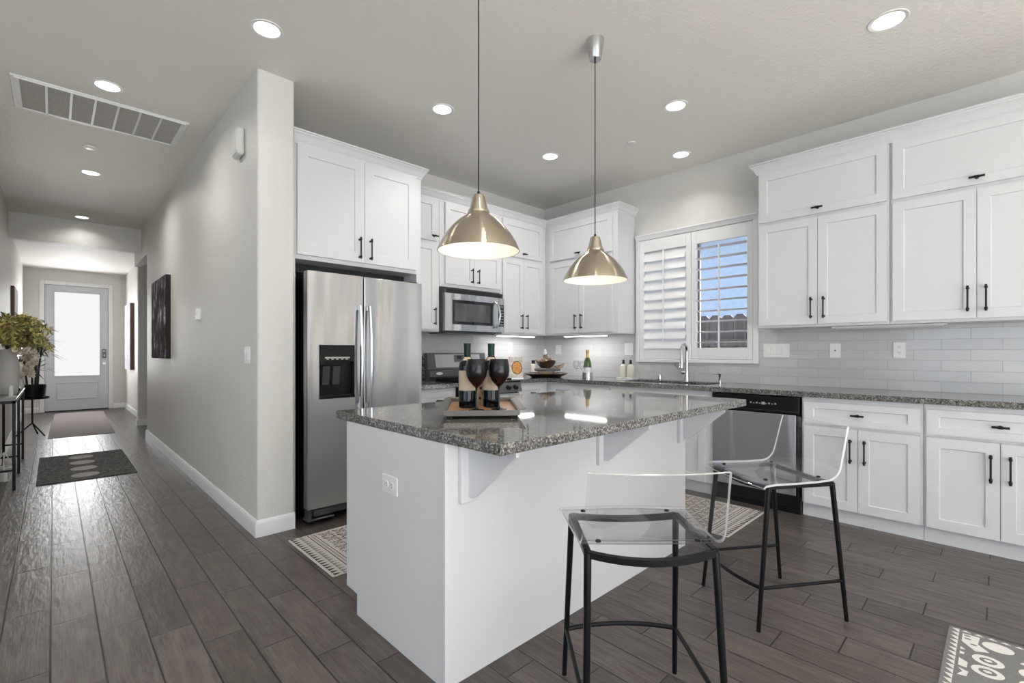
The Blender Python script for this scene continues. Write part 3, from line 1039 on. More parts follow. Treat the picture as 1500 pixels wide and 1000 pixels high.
# ------------------------------------------------------------------ fridge
def fridge():
    X0, X1, Y = 1.248, 2.168, 3.30
    t = thing('refrigerator', 'stainless side-by-side refrigerator with water dispenser beside the hall wall', 'refrigerator', (X0, Y, 0))
    W = X1 - X0
    b = nb(); box(b, 0.012, W - 0.012, 0.085, 0.80, 0.035, 1.745, 0.004); obj('body', b, 'black', t)
    xs_ = 0.404
    # dispenser recess in left door
    dx0, dx1, dz0, dz1 = 0.080, 0.338, 0.874, 1.253

    def rounded(bm, xa, xb, za, zb, hole=None):
        if hole is None:
            box(bm, xa, xb, 0.0, 0.07, za, zb, 0.008, 3)
        else:
            hx0, hx1, hz0, hz1 = hole
            xs = [xa, hx0, hx1, xb]; zs = [za, hz0, hz1, zb]
            V = {}
            for i in range(4):
                for j in range(4):
                    for y_ in (0.0, 0.07):
                        V[(i, j, y_)] = bm.verts.new((xs[i], y_, zs[j]))
            for i in range(3):
                for j in range(3):
                    q = [(i, j), (i + 1, j), (i + 1, j + 1), (i, j + 1)]
                    if (i, j) != (1, 1):
                        bm.faces.new([V[(*c_, 0.0)] for c_ in q])
                    bm.faces.new([V[(*c_, 0.07)] for c_ in q[::-1]])
            for i in range(3):
                for j in (0, 3):
                    bm.faces.new([V[(i, j, 0.0)], V[(i + 1, j, 0.0)], V[(i + 1, j, 0.07)], V[(i, j, 0.07)]])
                    bm.faces.new([V[(j, i, 0.0)], V[(j, i + 1, 0.0)], V[(j, i + 1, 0.07)], V[(j, i, 0.07)]])
    b = nb(); rounded(b, 0, xs_, 0.119, 1.762, (dx0, dx1, dz0, dz1)); dl = obj('door', b, 'steel', t, smooth=None)
    b = nb(); rounded(b, xs_ + 0.010, W, 0.119, 1.762); dr = obj('door', b, 'steel', t)
    for dd_, hx, sgn in ((dl, xs_ - 0.032, -1), (dr, xs_ + 0.042, 1)):
        b = nb()
        n = 14
        A, B = [], []
        for q in range(n + 1):
            s = q / n
            z_ = 0.787 + s * 0.758
            bow = 0.034 + 0.026 * math.sin(PI * s)
            A.append((bow, z_))
        w_ = 0.0135
        rings = []
        for bow, z_ in A:
            rings.append([b.verts.new((hx + dx_, -bow + dy_, z_)) for dx_, dy_ in ((-w_, 0.011), (-w_ * 0.8, -0.006), (0, -0.011), (w_ * 0.8, -0.006), (w_, 0.011))])
        for p_, q_ in zip(rings, rings[1:]):
            for i in range(5):
                b.faces.new([p_[i], p_[(i + 1) % 5], q_[(i + 1) % 5], q_[i]])
        b.faces.new(rings[0]); b.faces.new(rings[-1])
        box(b, hx - 0.012, hx + 0.012, -0.034, 0.0, 0.79, 0.825, 0.004)
        box(b, hx - 0.012, hx + 0.012, -0.034, 0.0, 1.507, 1.542, 0.004)
        obj('handle', b, 'nickel', dd_)
    # dispenser
    b = nb()
    box(b, dx0, dx1, 0.055, 0.068, dz0, dz1)
    box(b, dx0, dx0 + 0.006, -0.004, 0.055, dz0, dz1); box(b, dx1 - 0.006, dx1, -0.004, 0.055, dz0, dz1)
    box(b, dx0, dx1, -0.004, 0.055, dz1 - 0.006, dz1); box(b, dx0, dx1, -0.006, 0.055, dz0, dz0 + 0.02)
    box(b, dx0 + 0.006, dx1 - 0.006, -0.002, 0.055, 1.135, dz1 - 0.006)
    dsp = obj('dispenser', b, 'black', dl, smooth=None)
    t2 = dl
    b = nb()
    box(b, 0.120, 0.300, -0.006, 0.0, 1.158, 1.168)
    for q in range(5):
        box(b, 0.130 + q * 0.035, 0.146 + q * 0.035, -0.005, 0.0, 1.149, 1.156)
    obj('control_strip', b, 'silver', t2, smooth=None)
    for xx in (0.112, 0.187):
        b = nb(); prism(b, [(xx, 0.05, 0.97), (xx, 0.03, 0.97), (xx, 0.012, 1.10), (xx, 0.05, 1.11)], (0.05, 0, 0)); obj('paddle', b, 'grayplastic', t2, smooth=None)
    b = nb()
    box(b, 0.02, W - 0.02, 0.02, 0.09, 0.06, 0.11, 0.006); box(b, 0.0, 0.19, 0.0, 0.085, 0.035, 0.05, 0.006)
    box(b, 0.012, 0.03, 0.0, 0.085, 0.035, 0.115, 0.004)
    box(b, 0.045, 0.17, 0.005, 0.08, 0.062, 0.105, 0.003)
    obj('kick_grille', b, 'grayplastic', t)
    b = nb(); box(b, 0.03, 0.10, 0.02, 0.09, 1.745, 1.772, 0.004); box(b, W - 0.10, W - 0.03, 0.02, 0.09, 1.745, 1.772, 0.004); obj('hinge_cover', b, 'grayplastic', t)
    for xx in (0.08, W - 0.08):
        for yy in (0.2, 0.7):
            b = nb(); lathe(b, [(0, 0), (0.025, 0), (0.025, 0.04), (0, 0.04)], (xx, yy, 0), 12); obj('foot', b, 'black', t)


fridge()

# ------------------------------------------------------------------ microwave
def microwave():
    X0, X1, Y = 2.703, 3.479, 3.71
    W = X1 - X0
    t = thing('microwave', 'stainless over-range microwave under the short upper cabinet', 'microwave', (X0, Y, 1.40))
    H = 0.425
    b = nb(); box(b, 0.0, W, 0.045, YW - Y - 0.012, 0.0, H, 0.003); box(b, 0.0, W, 0.03, 0.045, H - 0.045, H); obj('body', b, 'grayplastic', t)
    b = nb()
    for q in range(4):
        box(b, 0.03, W - 0.03, 0.024, 0.032, H - 0.040 + q * 0.009, H - 0.036 + q * 0.009)
    obj('vent_grille', b, 'black', t, smooth=None)
    DW = 0.665
    b = nb()
    wx0, wx1, wz0, wz1 = 0.085, 0.605, 0.075, 0.315
    n = 16

    def fy(x):
        return 0.012 - 0.018 * math.sin(PI * min(max((x / W), 0), 1))
    cols = [0.0, 0.02, wx0] + [wx0 + (wx1 - wx0) * q / n for q in range(1, n)] + [wx1, DW]
    zs = [0.012, wz0, wz1, H - 0.05]
    V = [[b.verts.new((x_, fy(x_), z_)) for z_ in zs] for x_ in cols]
    Bk = [[b.verts.new((x_, 0.045, z_)) for z_ in zs] for x_ in cols]
    for i in range(len(cols) - 1):
        for j in range(3):
            inside = j == 1 and cols[i] >= wx0 - 1e-6 and cols[i + 1] <= wx1 + 1e-6
            if not inside:
                b.faces.new([V[i][j], V[i + 1][j], V[i + 1][j + 1], V[i][j + 1]])
        for j in (0, 3):
            b.faces.new([V[i][j], V[i + 1][j], Bk[i + 1][j], Bk[i][j]])
    for i in (0, len(cols) - 1):
        for j in range(3):
            b.faces.new([V[i][j], V[i][j + 1], Bk[i][j + 1], Bk[i][j]])
    dr = obj('door', b, 'steel', t, smooth=50)
    b = nb()
    cc_ = [wx0 + (wx1 - wx0) * q / n for q in range(n + 1)]
    Vw = [[b.verts.new((x_, fy(x_) + 0.006, z_)) for z_ in (wz0, wz0 + 0.03, wz1 - 0.03, wz1)] for x_ in cc_]
    for i in range(n):
        for j in range(3):
            f = b.faces.new([Vw[i][j], Vw[i + 1][j], Vw[i + 1][j + 1], Vw[i][j + 1]])
            f.material_index = 1 if (j == 1 and 1 <= i < n - 1) else 0
    obj('window', b, ['blackglass', 'ovenwin'], dr, smooth=50)
    b = nb(); tube(b, [(0.635, -0.008, 0.06), (0.65, -0.04, 0.09), (0.662, -0.055, 0.19), (0.65, -0.04, 0.29), (0.635, -0.008, 0.325)], [0.011, 0.012, 0.012, 0.012, 0.011], 10); obj('handle', b, 'nickel', dr)
    b = nb(); box(b, DW + 0.004, W, 0.004, 0.045, 0.012, H - 0.05, 0.004); cp = obj('control_panel', b, 'steel', t)
    b = nb()
    box(b, DW + 0.018, W - 0.012, 0.0, 0.004, 0.075, 0.305, 0.002, 1, 0)
    box(b, DW + 0.026, W - 0.022, -0.0012, 0.0, 0.272, 0.295, 0, 1, 2)
    for r_ in range(6):
        for c_ in range(3):
            xx = DW + 0.028 + c_ * 0.023
            box(b, xx, xx + 0.014, -0.001, 0.0, 0.088 + r_ * 0.03, 0.097 + r_ * 0.03, 0, 1, 1)
    obj('keypad', b, ['blackglass', 'silver', 'ovengray'], cp, smooth=None)
    b = nb(); box(b, 0.06, W - 0.06, 0.09, 0.36, -0.012, 0.0); obj('filter', b, 'ovengray', t, smooth=None)


microwave()

# ------------------------------------------------------------------ range
def range_():
    X0, X1, Y = 2.705, 3.472, 3.475
    W = X1 - X0
    t = thing('range', 'freestanding grey range with backguard under the microwave', 'stove', (X0, Y, 0))
    b = nb(); box(b, 0.0, W, 0.03, 0.60, 0.03, 0.895, 0.004); obj('body', b, 'black', t)
    b = nb(); box(b, 0.0, W, -0.01, 0.60, 0.895, 0.915, 0.004); obj('cooktop', b, 'blackglass', t)
    b = nb()
    for gx in (0.04, 0.41):
        for q in range(4):
            box(b, gx + 0.02 + q * 0.085, gx + 0.032 + q * 0.085, 0.05, 0.48, 0.922, 0.936)
        for yy in (0.05, 0.26, 0.468):
            box(b, gx + 0.02, gx + 0.287, yy, yy + 0.012, 0.916, 0.936)
    obj('grate', b, 'blackmetal', t, smooth=None)
    # sloped control panel and backguard
    b = nb(); prism(b, [(0, 0.03, 0.80), (0, -0.035, 0.80), (0, -0.012, 0.895), (0, 0.03, 0.895)], (W, 0, 0)); obj('control_panel', b, 'ovengray', t, smooth=None)
    for xx in (0.09, 0.19, 0.383, 0.575, 0.675):
        b = nb(); tube(b, [(xx, -0.02, 0.848), (xx, -0.03, 0.846), (xx, -0.055, 0.84)], [0.026, 0.023, 0.019], 16); obj('knob', b, ['black'], t)
    b = nb(); box(b, 0.008, W - 0.008, -0.008, 0.03, 0.22, 0.79, 0.006, 2); dr = obj('oven_door', b, 'steel', t)
    b = nb(); box(b, 0.12, W - 0.12, -0.0095, -0.006, 0.33, 0.62); obj('window', b, 'blackglass', dr, smooth=None)
    b = nb(); tube(b, [(0.05, -0.008, 0.735), (0.05, -0.05, 0.735)], 0.009); tube(b, [(W - 0.05, -0.008, 0.735), (W - 0.05, -0.05, 0.735)], 0.009); tube(b, [(0.03, -0.05, 0.735), (W - 0.03, -0.05, 0.735)], 0.012); obj('handle', b, 'nickel', dr)
    b = nb(); box(b, 0.008, W - 0.008, -0.004, 0.03, 0.05, 0.205, 0.004); obj('drawer', b, 'steel', t)
    b = nb()
    prism(b, [(0, 0.60, 0.915), (0, 0.525, 0.915), (0, 0.50, 0.955), (0, 0.50, 1.015), (0, 0.535, 1.03), (0, 0.555, 1.195), (0, 0.60, 1.195)], (W, 0, 0))
    bgd = obj('backguard', b, 'ovengray', t, smooth=None)
    b = nb()
    f0 = lambda z_: 0.535 + (z_ - 1.03) / 0.165 * 0.02 - 0.002
    prism(b, [(0.10, f0(1.045), 1.045), (W - 0.07, f0(1.045), 1.045), (W - 0.085, f0(1.18), 1.18), (0.09, f0(1.18), 1.18)], (0, 0.003, 0))
    obj('face_panel', b, 'silver', bgd, smooth=None)
    b = nb()
    f1 = lambda z_: f0(z_) - 0.003
    prism(b, [(0.335, f1(1.10), 1.10), (0.47, f1(1.10), 1.10), (0.47, f1(1.172), 1.172), (0.335, f1(1.172), 1.172)], (0, 0.003, 0), 0)
    prism(b, [(0.37, f1(1.13) - 0.002, 1.13), (0.43, f1(1.13) - 0.002, 1.13), (0.43, f1(1.165) - 0.002, 1.165), (0.37, f1(1.165) - 0.002, 1.165)], (0, 0.002, 0), 1)
    obj('clock_display', b, ['ovengray', 'blackglass'], bgd, smooth=None)
    b = nb()
    prism(b, [(0.115 + 0.042 * math.cos(2 * PI * q / 24), 0.498, 0.985 + 0.013 * math.sin(2 * PI * q / 24)) for q in range(24)], (0, 0.004, 0))
    obj('logo_badge', b, 'plastic', bgd, smooth=None)


range_()

# ------------------------------------------------------------------ dishwasher
def dishwasher():
    t = thing('dishwasher', 'stainless dishwasher with black control panel under the window-wall counter', 'dishwasher', (3.965, 1.684, 0), R90)
    W = 0.644
    b = nb(); box(b, 0.004, W - 0.004, 0.035, 0.57, 0.02, 0.865); obj('body', b, 'black', t, smooth=None)
    b = nb(); box(b, 0.006, W - 0.022, -0.02, 0.035, 0.135, 0.735, 0.006, 2); obj('door', b, 'steel', t)
    b = nb(); box(b, 0.0, W, -0.018, 0.035, 0.745, 0.868, 0.005, 2, 0)
    box(b, 0.0, W, -0.023, -0.015, 0.742, 0.758, 0.003, 1, 0)
    for q in range(9):
        if q != 4:
            box(b, 0.30 + q * 0.022, 0.312 + q * 0.022, -0.0195, -0.0175, 0.803, 0.809 if q % 2 else 0.815, 0, 1, 1)
    box(b, 0.385, 0.41, -0.0195, -0.0175, 0.798, 0.818, 0, 1, 1)
    obj('control_panel', b, ['black', 'silver'], t, smooth=None)
    b = nb(); box(b, W - 0.018, W, -0.01, 0.035, 0.11, 0.74); obj('side_strip', b, 'black', t, smooth=None)
    b = nb(); box(b, 0.0, W + 0.006, 0.0, 0.03, 0.0, 0.13, 0.003); box(b, 0.02, W - 0.03, -0.004, 0.0, 0.045, 0.052); obj('kick_plate', b, 'black', t, smooth=None)


dishwasher()

# ------------------------------------------------------------------ faucet and friends
t = thing('faucet', 'tall brushed gooseneck pull-down faucet at the sink', 'faucet', (4.50, 2.17, 0.915))
b = nb()
pts = [(0, 0, 0), (0, 0, 0.27)]
for q in range(1, 13):
    a = PI * q / 12
    pts.append((-0.075 + 0.075 * math.cos(a), -0.02 * q / 12, 0.29 + 0.078 * math.sin(a)))
pts.append((-0.158, -0.024, 0.235))
tube(b, pts, [0.022, 0.015] + [0.0135] * 13, 14)
lathe(b, [(0, 0), (0.028, 0), (0.026, 0.012), (0.02, 0.05), (0.021, 0.1), (0.016, 0.12), (0, 0.12)], (0, 0, 0), 20)
obj('neck', b, 'chrome', t)
b = nb(); tube(b, [(-0.156, -0.024, 0.25), (-0.16, -0.025, 0.2), (-0.168, -0.027, 0.13)], [0.015, 0.019, 0.023], 14); tube(b, [(-0.168, -0.027, 0.132), (-0.169, -0.027, 0.126)], 0.021, 14, 1); obj('spray_head', b, ['chrome', 'black'], t)
b = nb(); tube(b, [(0, 0, 0.085), (0, 0.05, 0.085)], [0.016, 0.018], 12); tube(b, [(0, 0.045, 0.085), (-0.01, 0.075, 0.115), (-0.025, 0.115, 0.165)], [0.008, 0.006, 0.005], 8); obj('lever', b, 'chrome', t)
b = nb(); lathe(b, [(0, 0), (0.022, 0), (0.022, 0.006), (0.019, 0.008), (0.019, 0.055), (0.016, 0.062), (0, 0.062)], (4.50, 2.46, 0.915), 20); tag(obj('air_gap', b, 'chrome'), 'short chrome air gap cap left of the faucet', 'air gap')
t = thing('soap_dispenser', 'chrome counter soap pump right of the faucet', 'soap dispenser', (4.46, 1.83, 0.915))
b = nb(); lathe(b, [(0, 0), (0.02, 0), (0.02, 0.005), (0.011, 0.012), (0.009, 0.075), (0.013, 0.08), (0.013, 0.092), (0, 0.094)], (0, 0, 0), 16); obj('post', b, 'chrome', t)
b = nb(); tube(b, [(0, 0, 0.085), (-0.05, 0.05, 0.085), (-0.056, 0.056, 0.078)], [0.006, 0.005, 0.005], 8); obj('spout', b, 'chrome', t)

# ------------------------------------------------------------------ lights
def can_light(x, y, z, label, power=9, rad=0.083, spread=110):
    t = thing('recessed_light', label, 'ceiling light', (x, y, z), 0, 'recessed ceiling lights')
    b = nb(); lathe(b, [(rad * 0.80, -0.001), (rad * 0.84, -0.004), (rad * 1.02, -0.005), (rad * 1.05, -0.003), (rad * 1.05, 0.0), (rad * 0.80, 0.0)], (0, 0, 0), 40, closed=True); obj('trim_ring', b, 'ringwhite', t)
    b = nb(); lathe(b, [(0, -0.0035), (rad * 0.81, -0.0035), (rad * 0.81, 0.0), (0, 0.0)], (0, 0, 0), 40); obj('lens', b, 'lens', t)
    l = bpy.data.lights.new('downlight', 'AREA'); l.shape = 'DISK'; l.size = rad * 1.6; l.energy = power; l.color = (1, 0.965, 0.92); l.spread = math.radians(spread)
    lo = bpy.data.objects.new('downlight', l); lo.location = (0, 0, -0.008); C.objects.link(lo); lo.parent = t


can_light(0.88, 2.93, ZC, 'recessed light nearest the hall wall corner, before the fridge', 1.2)
can_light(0.271, 4.324, ZC, 'recessed hall light beside the long return-air grille', 8, spread=160)
can_light(0.278, 6.531, ZC, 'recessed hall light just past the smoke alarm', 10, spread=160)
can_light(0.282, 8.76, ZC, 'recessed hall light just before the dropped header', 2, spread=140)
can_light(0.345, 11.5, 2.87, 'recessed entry light in the lower ceiling before the front door', 8, spread=150)
can_light(2.129, 2.965, ZC, 'recessed light above the fridge and island, left of first pendant', 4.5)
can_light(3.374, 2.97, ZC, 'recessed light between the two pendant cords near the corner', 11, spread=160)
can_light(3.36, 1.706, ZC, 'recessed light on the open ceiling right of the second pendant canopy', 1.5)
can_light(4.22, 2.09, ZC, 'recessed light over the sink close to the window wall', 2)
can_light(3.347, 0.444, ZC, 'large-looking recessed light at the upper right, over the right cabinets', 1.2, 0.09)
for q, (xx, yy) in enumerate(((0.88, 0.44), (2.13, -0.9), (-1.2, 2.9), (-1.2, -0.9))):
    can_light(xx, yy, ZC, ('recessed light overhead behind the viewpoint', 'recessed light over the dining side behind the stools', 'recessed light in the living room left of the hall', 'recessed light in the middle of the living room')[q], 6)


def pendant(x, y, zr, label):
    t = thing('pendant_light', label, 'pendant light', (x, y, zr), 0, 'brass dome pendants over the island')
    b = nb()
    outer = [(0.190, 0.0), (0.186, 0.012), (0.172, 0.042), (0.150, 0.078), (0.122, 0.112), (0.092, 0.140), (0.068, 0.157), (0.056, 0.165), (0.049, 0.178)]
    inner = [(r_ - 0.004, z_ + (0.0 if i == 0 else -0.002)) for i, (r_, z_) in enumerate(outer)]
    prof = outer + inner[::-1]
    mi = [0] * (len(outer) - 1) + [0] + [1] * (len(inner) - 1) + [0]
    lathe(b, prof, (0, 0, 0), 64, mi, closed=True)
    obj('shade', b, ['brass', 'cream'], t, smooth=45)
    b = nb(); lathe(b, [(0.0, 0.172), (0.0500, 0.174), (0.0505, 0.177), (0.0490, 0.187), (0.0470, 0.1885), (0.0435, 0.189), (0.0285, 0.253), (0.025, 0.258), (0, 0.258)], (0, 0, 0), 40); obj('neck', b, 'brass', t, smooth=20)
    b = nb(); lathe(b, [(0, 0.05), (0.02, 0.053), (0.034, 0.07), (0.036, 0.09), (0.026, 0.115), (0.016, 0.13), (0.016, 0.18), (0, 0.18)], (0, 0, 0), 24); obj('bulb', b, 'bulb', t)
    b = nb(); tube(b, [(0, 0, 0.255), (0, 0, 0.275)], [0.009, 0.006], 10); tube(b, [(0, 0, 0.27), (0, 0, ZC - zr - 0.10)], 0.0028, 8); tube(b, [(0, 0, ZC - zr - 0.135), (0, 0, ZC - zr - 0.10)], 0.0055, 8); obj('cord', b, 'black', t)
    b = nb(); lathe(b, [(0, -0.115), (0.034, -0.115), (0.036, -0.112), (0.054, 0.0), (0, 0.0)], (0, 0, ZC - zr), 36); obj('canopy', b, 'nickel', t)
    l = bpy.data.lights.new('pendant_bulb', 'POINT'); l.energy = 1.15; l.color = (1, 0.88, 0.74); l.shadow_soft_size = 0.03
    lo = bpy.data.objects.new('pendant_bulb', l); lo.location = (0, 0, 0.03); C.objects.link(lo); lo.parent = t


pendant(1.41, 1.68, 1.666, 'larger-looking brass dome pendant above the wine bottles')
pendant(2.31, 1.68, 1.626, 'brass dome pendant whose canopy shows, before the corner cabinet')

for lab, loc, rz, L, on in (('lit under-cabinet light bar between microwave and corner', (3.56, 3.90, 1.399), 0, 0.62, True),
                            ('lit under-cabinet light bar between corner and window', (4.33, 3.62, 1.399), R90, 0.62, True),
                            ('unlit under-cabinet light bar right of the window', (4.33, 0.92, 1.399), R90, 0.66, False)):
    t = thing('under_cabinet_light', lab, 'light', loc, rz, 'under-cabinet light bars')
    b = nb(); box(b, 0, L, 0, 0.06, -0.012, 0, 0.002); obj('housing', b, 'plastic', t, smooth=None)
    b = nb(); box(b, 0.02, L - 0.02, 0.008, 0.052, -0.02, -0.012, 0.003); obj('diffuser', b, 'led' if on else 'ledoff', t)
    if on:
        l = area('led_bar', (0, 0, 0), (0, 0, 0), L - 0.06, 0.04, 2.2, (1, 0.98, 0.96)); l.parent = t; l.location = (L / 2, 0.03, -0.023)

# ceiling fixtures
t = thing('return_air_grille', 'long white return-air grille in the hall ceiling', 'vent', (0.29, 4.86, ZC))
b = nb()
for x0, x1, y0, y1 in ((-0.5, 0.5, -0.30, -0.272), (-0.5, 0.5, 0.272, 0.30), (-0.5, -0.455, -0.272, 0.272), (0.455, 0.5, -0.272, 0.272)):
    box(b, x0, x1, y0, y1, -0.012, 0, 0.003)
box(b, -0.48, 0.48, -0.29, -0.28, -0.02, -0.01, 0.002)
for q in range(1, 7):
    xx = -0.455 + 0.91 * q / 7
    box(b, xx - 0.007, xx + 0.007, -0.272, 0.272, -0.010, 0)
obj('frame', b, 'plastic', t)
b = nb(); box(b, -0.455, 0.455, -0.272, 0.272, -0.004, -0.001); obj('filter', b, 'filter', t, smooth=None)


def disc(name, label, cat, x, y, z, r, h, group=None):
    b = nb(); lathe(b, [(0, -h), (r * 0.8, -h), (r * 0.95, -h * 0.7), (r, -h * 0.2), (r, 0), (0, 0)], (x, y, z), 28)
    return tag(obj(name, b, 'plastic'), label, cat, group)


disc('smoke_alarm', 'small white disc alarm on the hall ceiling past the grille', 'smoke alarm', 0.239, 5.721, ZC, 0.055, 0.012, 'ceiling discs')
disc('sprinkler_cover', 'tiny white sprinkler cover on the kitchen ceiling before the window', 'sprinkler cover', 3.669, 2.278, ZC, 0.038, 0.008, 'ceiling discs')
t = thing('wall_siren', 'white boxy alarm sounder high on the hall wall corner', 'alarm', (HX, 3.72, 2.66), -PI / 2)
b = nb(); box(b, -0.075, 0.075, -0.05, 0, -0.095, 0.095, 0.02, 3); obj('housing', b, 'siren', t)
b = nb(); box(b, -0.05, 0.05, -0.052, -0.04, -0.085, -0.05, 0.004); obj('grille', b, 'ledoff', t)
t = thing('thermostat', 'small white thermostat in the middle of the hall wall', 'thermostat', (HX, 5.05, 1.545), -PI / 2)
b = nb(); box(b, -0.055, 0.055, -0.028, 0, -0.05, 0.05, 0.006, 2); obj('housing', b, 'plastic', t)
b = nb(); box(b, -0.03, 0.03, -0.0295, -0.027, -0.005, 0.03); obj('screen', b, 'ledoff', t, smooth=None)

# ------------------------------------------------------------------ bar stools
def stool(loc, rz, label):
    t = thing('bar_stool', label, 'bar stool', loc, rz, 'clear acrylic bar stools')
    R_ = 0.0095
    Zf = 0.615
    FT, RT, FF, RF = (0.188, 0.155), (0.188, -0.165), (0.207, 0.218), (0.204, -0.225)
    jz = 0.18
    lerp = lambda a, c, s: tuple(a[i] + (c[i] - a[i]) * s for i in range(len(a)))
    for sx in (-1, 1):
        for T, G in ((FT, FF), (RT, RF)):
            b = nb()
            tube(b, [(sx * G[0], G[1], 0.0), (sx * G[0], G[1], 0.004), (sx * T[0], T[1], Zf)], [0.0085, 0.0088, 0.0115], 14)
            obj('leg', b, 'blackmetal', t)
    b = nb()
    for sx in (-1, 1):
        box(b, sx * FT[0] - 0.011, sx * FT[0] + 0.011, RT[1], FT[1], Zf - 0.012, Zf + 0.008, 0.003)
    n = 12
    for yb, bow in ((FT[1], 0.012), (RT[1], -0.03)):
        top, bot = [], []
        pts = [(-FT[0] + 2 * FT[0] * q / n, yb + bow * (1 - (2 * q / n - 1) ** 2), Zf - 0.004 - (0.014 * (1 - (2 * q / n - 1) ** 2))) for q in range(n + 1)]
        rings = []
        for p_ in pts:
            rings.append([b.verts.new((p_[0], p_[1] + dy, p_[2] + dz)) for dy, dz in ((-0.010, -0.009), (0.010, -0.009), (0.010, 0.010), (-0.010, 0.010))])
        for a, c in zip(rings, rings[1:]):
            for j in range(4):
                b.faces.new([a[j], a[(j + 1) % 4], c[(j + 1) % 4], c[j]])
        b.faces.new(rings[0]); b.faces.new(rings[-1])
    obj('seat_frame', b, 'blackmetal', t)
    s = jz / Zf
    fj = lerp(FF, FT, s); rj = lerp(RF, RT, s)
    b = nb()
    tube(b, [(-fj[0] + 2 * fj[0] * q / n, fj[1] + 0.035 * (1 - (2 * q / n - 1) ** 2), jz) for q in range(n + 1)], 0.0085, 10)
    obj('footrest', b, 'blackmetal', t)
    for sx in (-1, 1):
        b = nb(); tube(b, [(sx * fj[0], fj[1], jz), (sx * rj[0], rj[1], jz)], 0.0075, 10); obj('stretcher', b, 'blackmetal', t)
    # acrylic shell
    prof = [(0.205, 0.618), (0.195, 0.626), (0.15, 0.630), (0.05, 0.629), (-0.05, 0.629), (-0.12, 0.632)]
    for q in range(1, 8):
        a = q / 7 * math.radians(76)
        prof.append((-0.12 - 0.075 * math.sin(a), 0.632 + 0.075 * (1 - math.cos(a))))
    y1_, z1_ = prof[-1]
    for q in range(1, 6):
        prof.append((y1_ - 0.045 * q / 5, z1_ + 0.178 * q / 5))
    nU = 16
    L = len(prof)
    P = []
    for i, (yy, zz) in enumerate(prof):
        fr = i / (L - 1)
        hw = 0.226 - 0.018 * min(1, max(0, (0.2 - yy) / 0.32)) - (0.008 * max(0, (zz - 0.66) / 0.2))
        row = []
        for j in range(nU + 1):
            uu_ = 2 * j / nU - 1
            bowb = -0.028 * max(0, min(1, (zz - 0.632) / 0.12)) * (1 - uu_ * uu_)
            dish = -0.008 * (1 - uu_ * uu_) * max(0, 1 - abs(yy) / 0.2) * (1 if zz < 0.66 else 0)
            frontb = 0.018 * (1 - uu_ * uu_) if i < 3 else 0
            row.append(Vector((hw * uu_, yy + bowb + frontb, zz + dish)))
        P.append(row)
    th_ = 0.0045
    b = nb()
    A, B = [], []
    for i in range(L):
        ra, rb = [], []
        for j in range(nU + 1):
            du_ = P[i][min(j + 1, nU)] - P[i][max(j - 1, 0)]
            dv_ = P[min(i + 1, L - 1)][j] - P[max(i - 1, 0)][j]
            nn = du_.cross(dv_).normalized()
            ra.append(b.verts.new(P[i][j] + nn * th_)); rb.append(b.verts.new(P[i][j] - nn * th_))
        A.append(ra); B.append(rb)
    for i in range(L - 1):
        for j in range(nU):
            b.faces.new([A[i][j], A[i][j + 1], A[i + 1][j + 1], A[i + 1][j]])
            b.faces.new([B[i][j], B[i + 1][j], B[i + 1][j + 1], B[i][j + 1]])
    for i in range(L - 1):
        for j in (0, nU):
            b.faces.new([A[i][j], A[i + 1][j], B[i + 1][j], B[i][j]]).material_index = 1
    for i in (0, L - 1):
        for j in range(nU):
            b.faces.new([A[i][j], A[i][j + 1], B[i][j + 1], B[i][j]]).material_index = 1
    obj('seat_shell', b, ['acrylic', 'acrylic_edge'], t, smooth=50)
    for sx in (-1, 1):
        for yy in (0.14, -0.13):
            b = nb(); lathe(b, [(0, 0.0), (0.009, 0.0), (0.009, 0.003), (0.006, 0.006), (0, 0.007)], (sx * 0.15, yy, 0.633), 14); obj('screw', b, 'black', t)
    return t


st = stool((1.373, 0.836, 0), math.atan2(-0.68, 0.73), 'clear acrylic bar stool in front, its back towards the camera')
copy_tree(st, (2.478, 0.78, 0), math.atan2(0.83, 0.56), 'clear acrylic bar stool on the right, seen side-on before the dishwasher')

# ------------------------------------------------------------------ rugs
def rug_base(bm, x0, x1, y0, y1, h=0.008):
    box(bm, x0, x1, y0, y1, 0.0, h, 0.003, 1, 0)


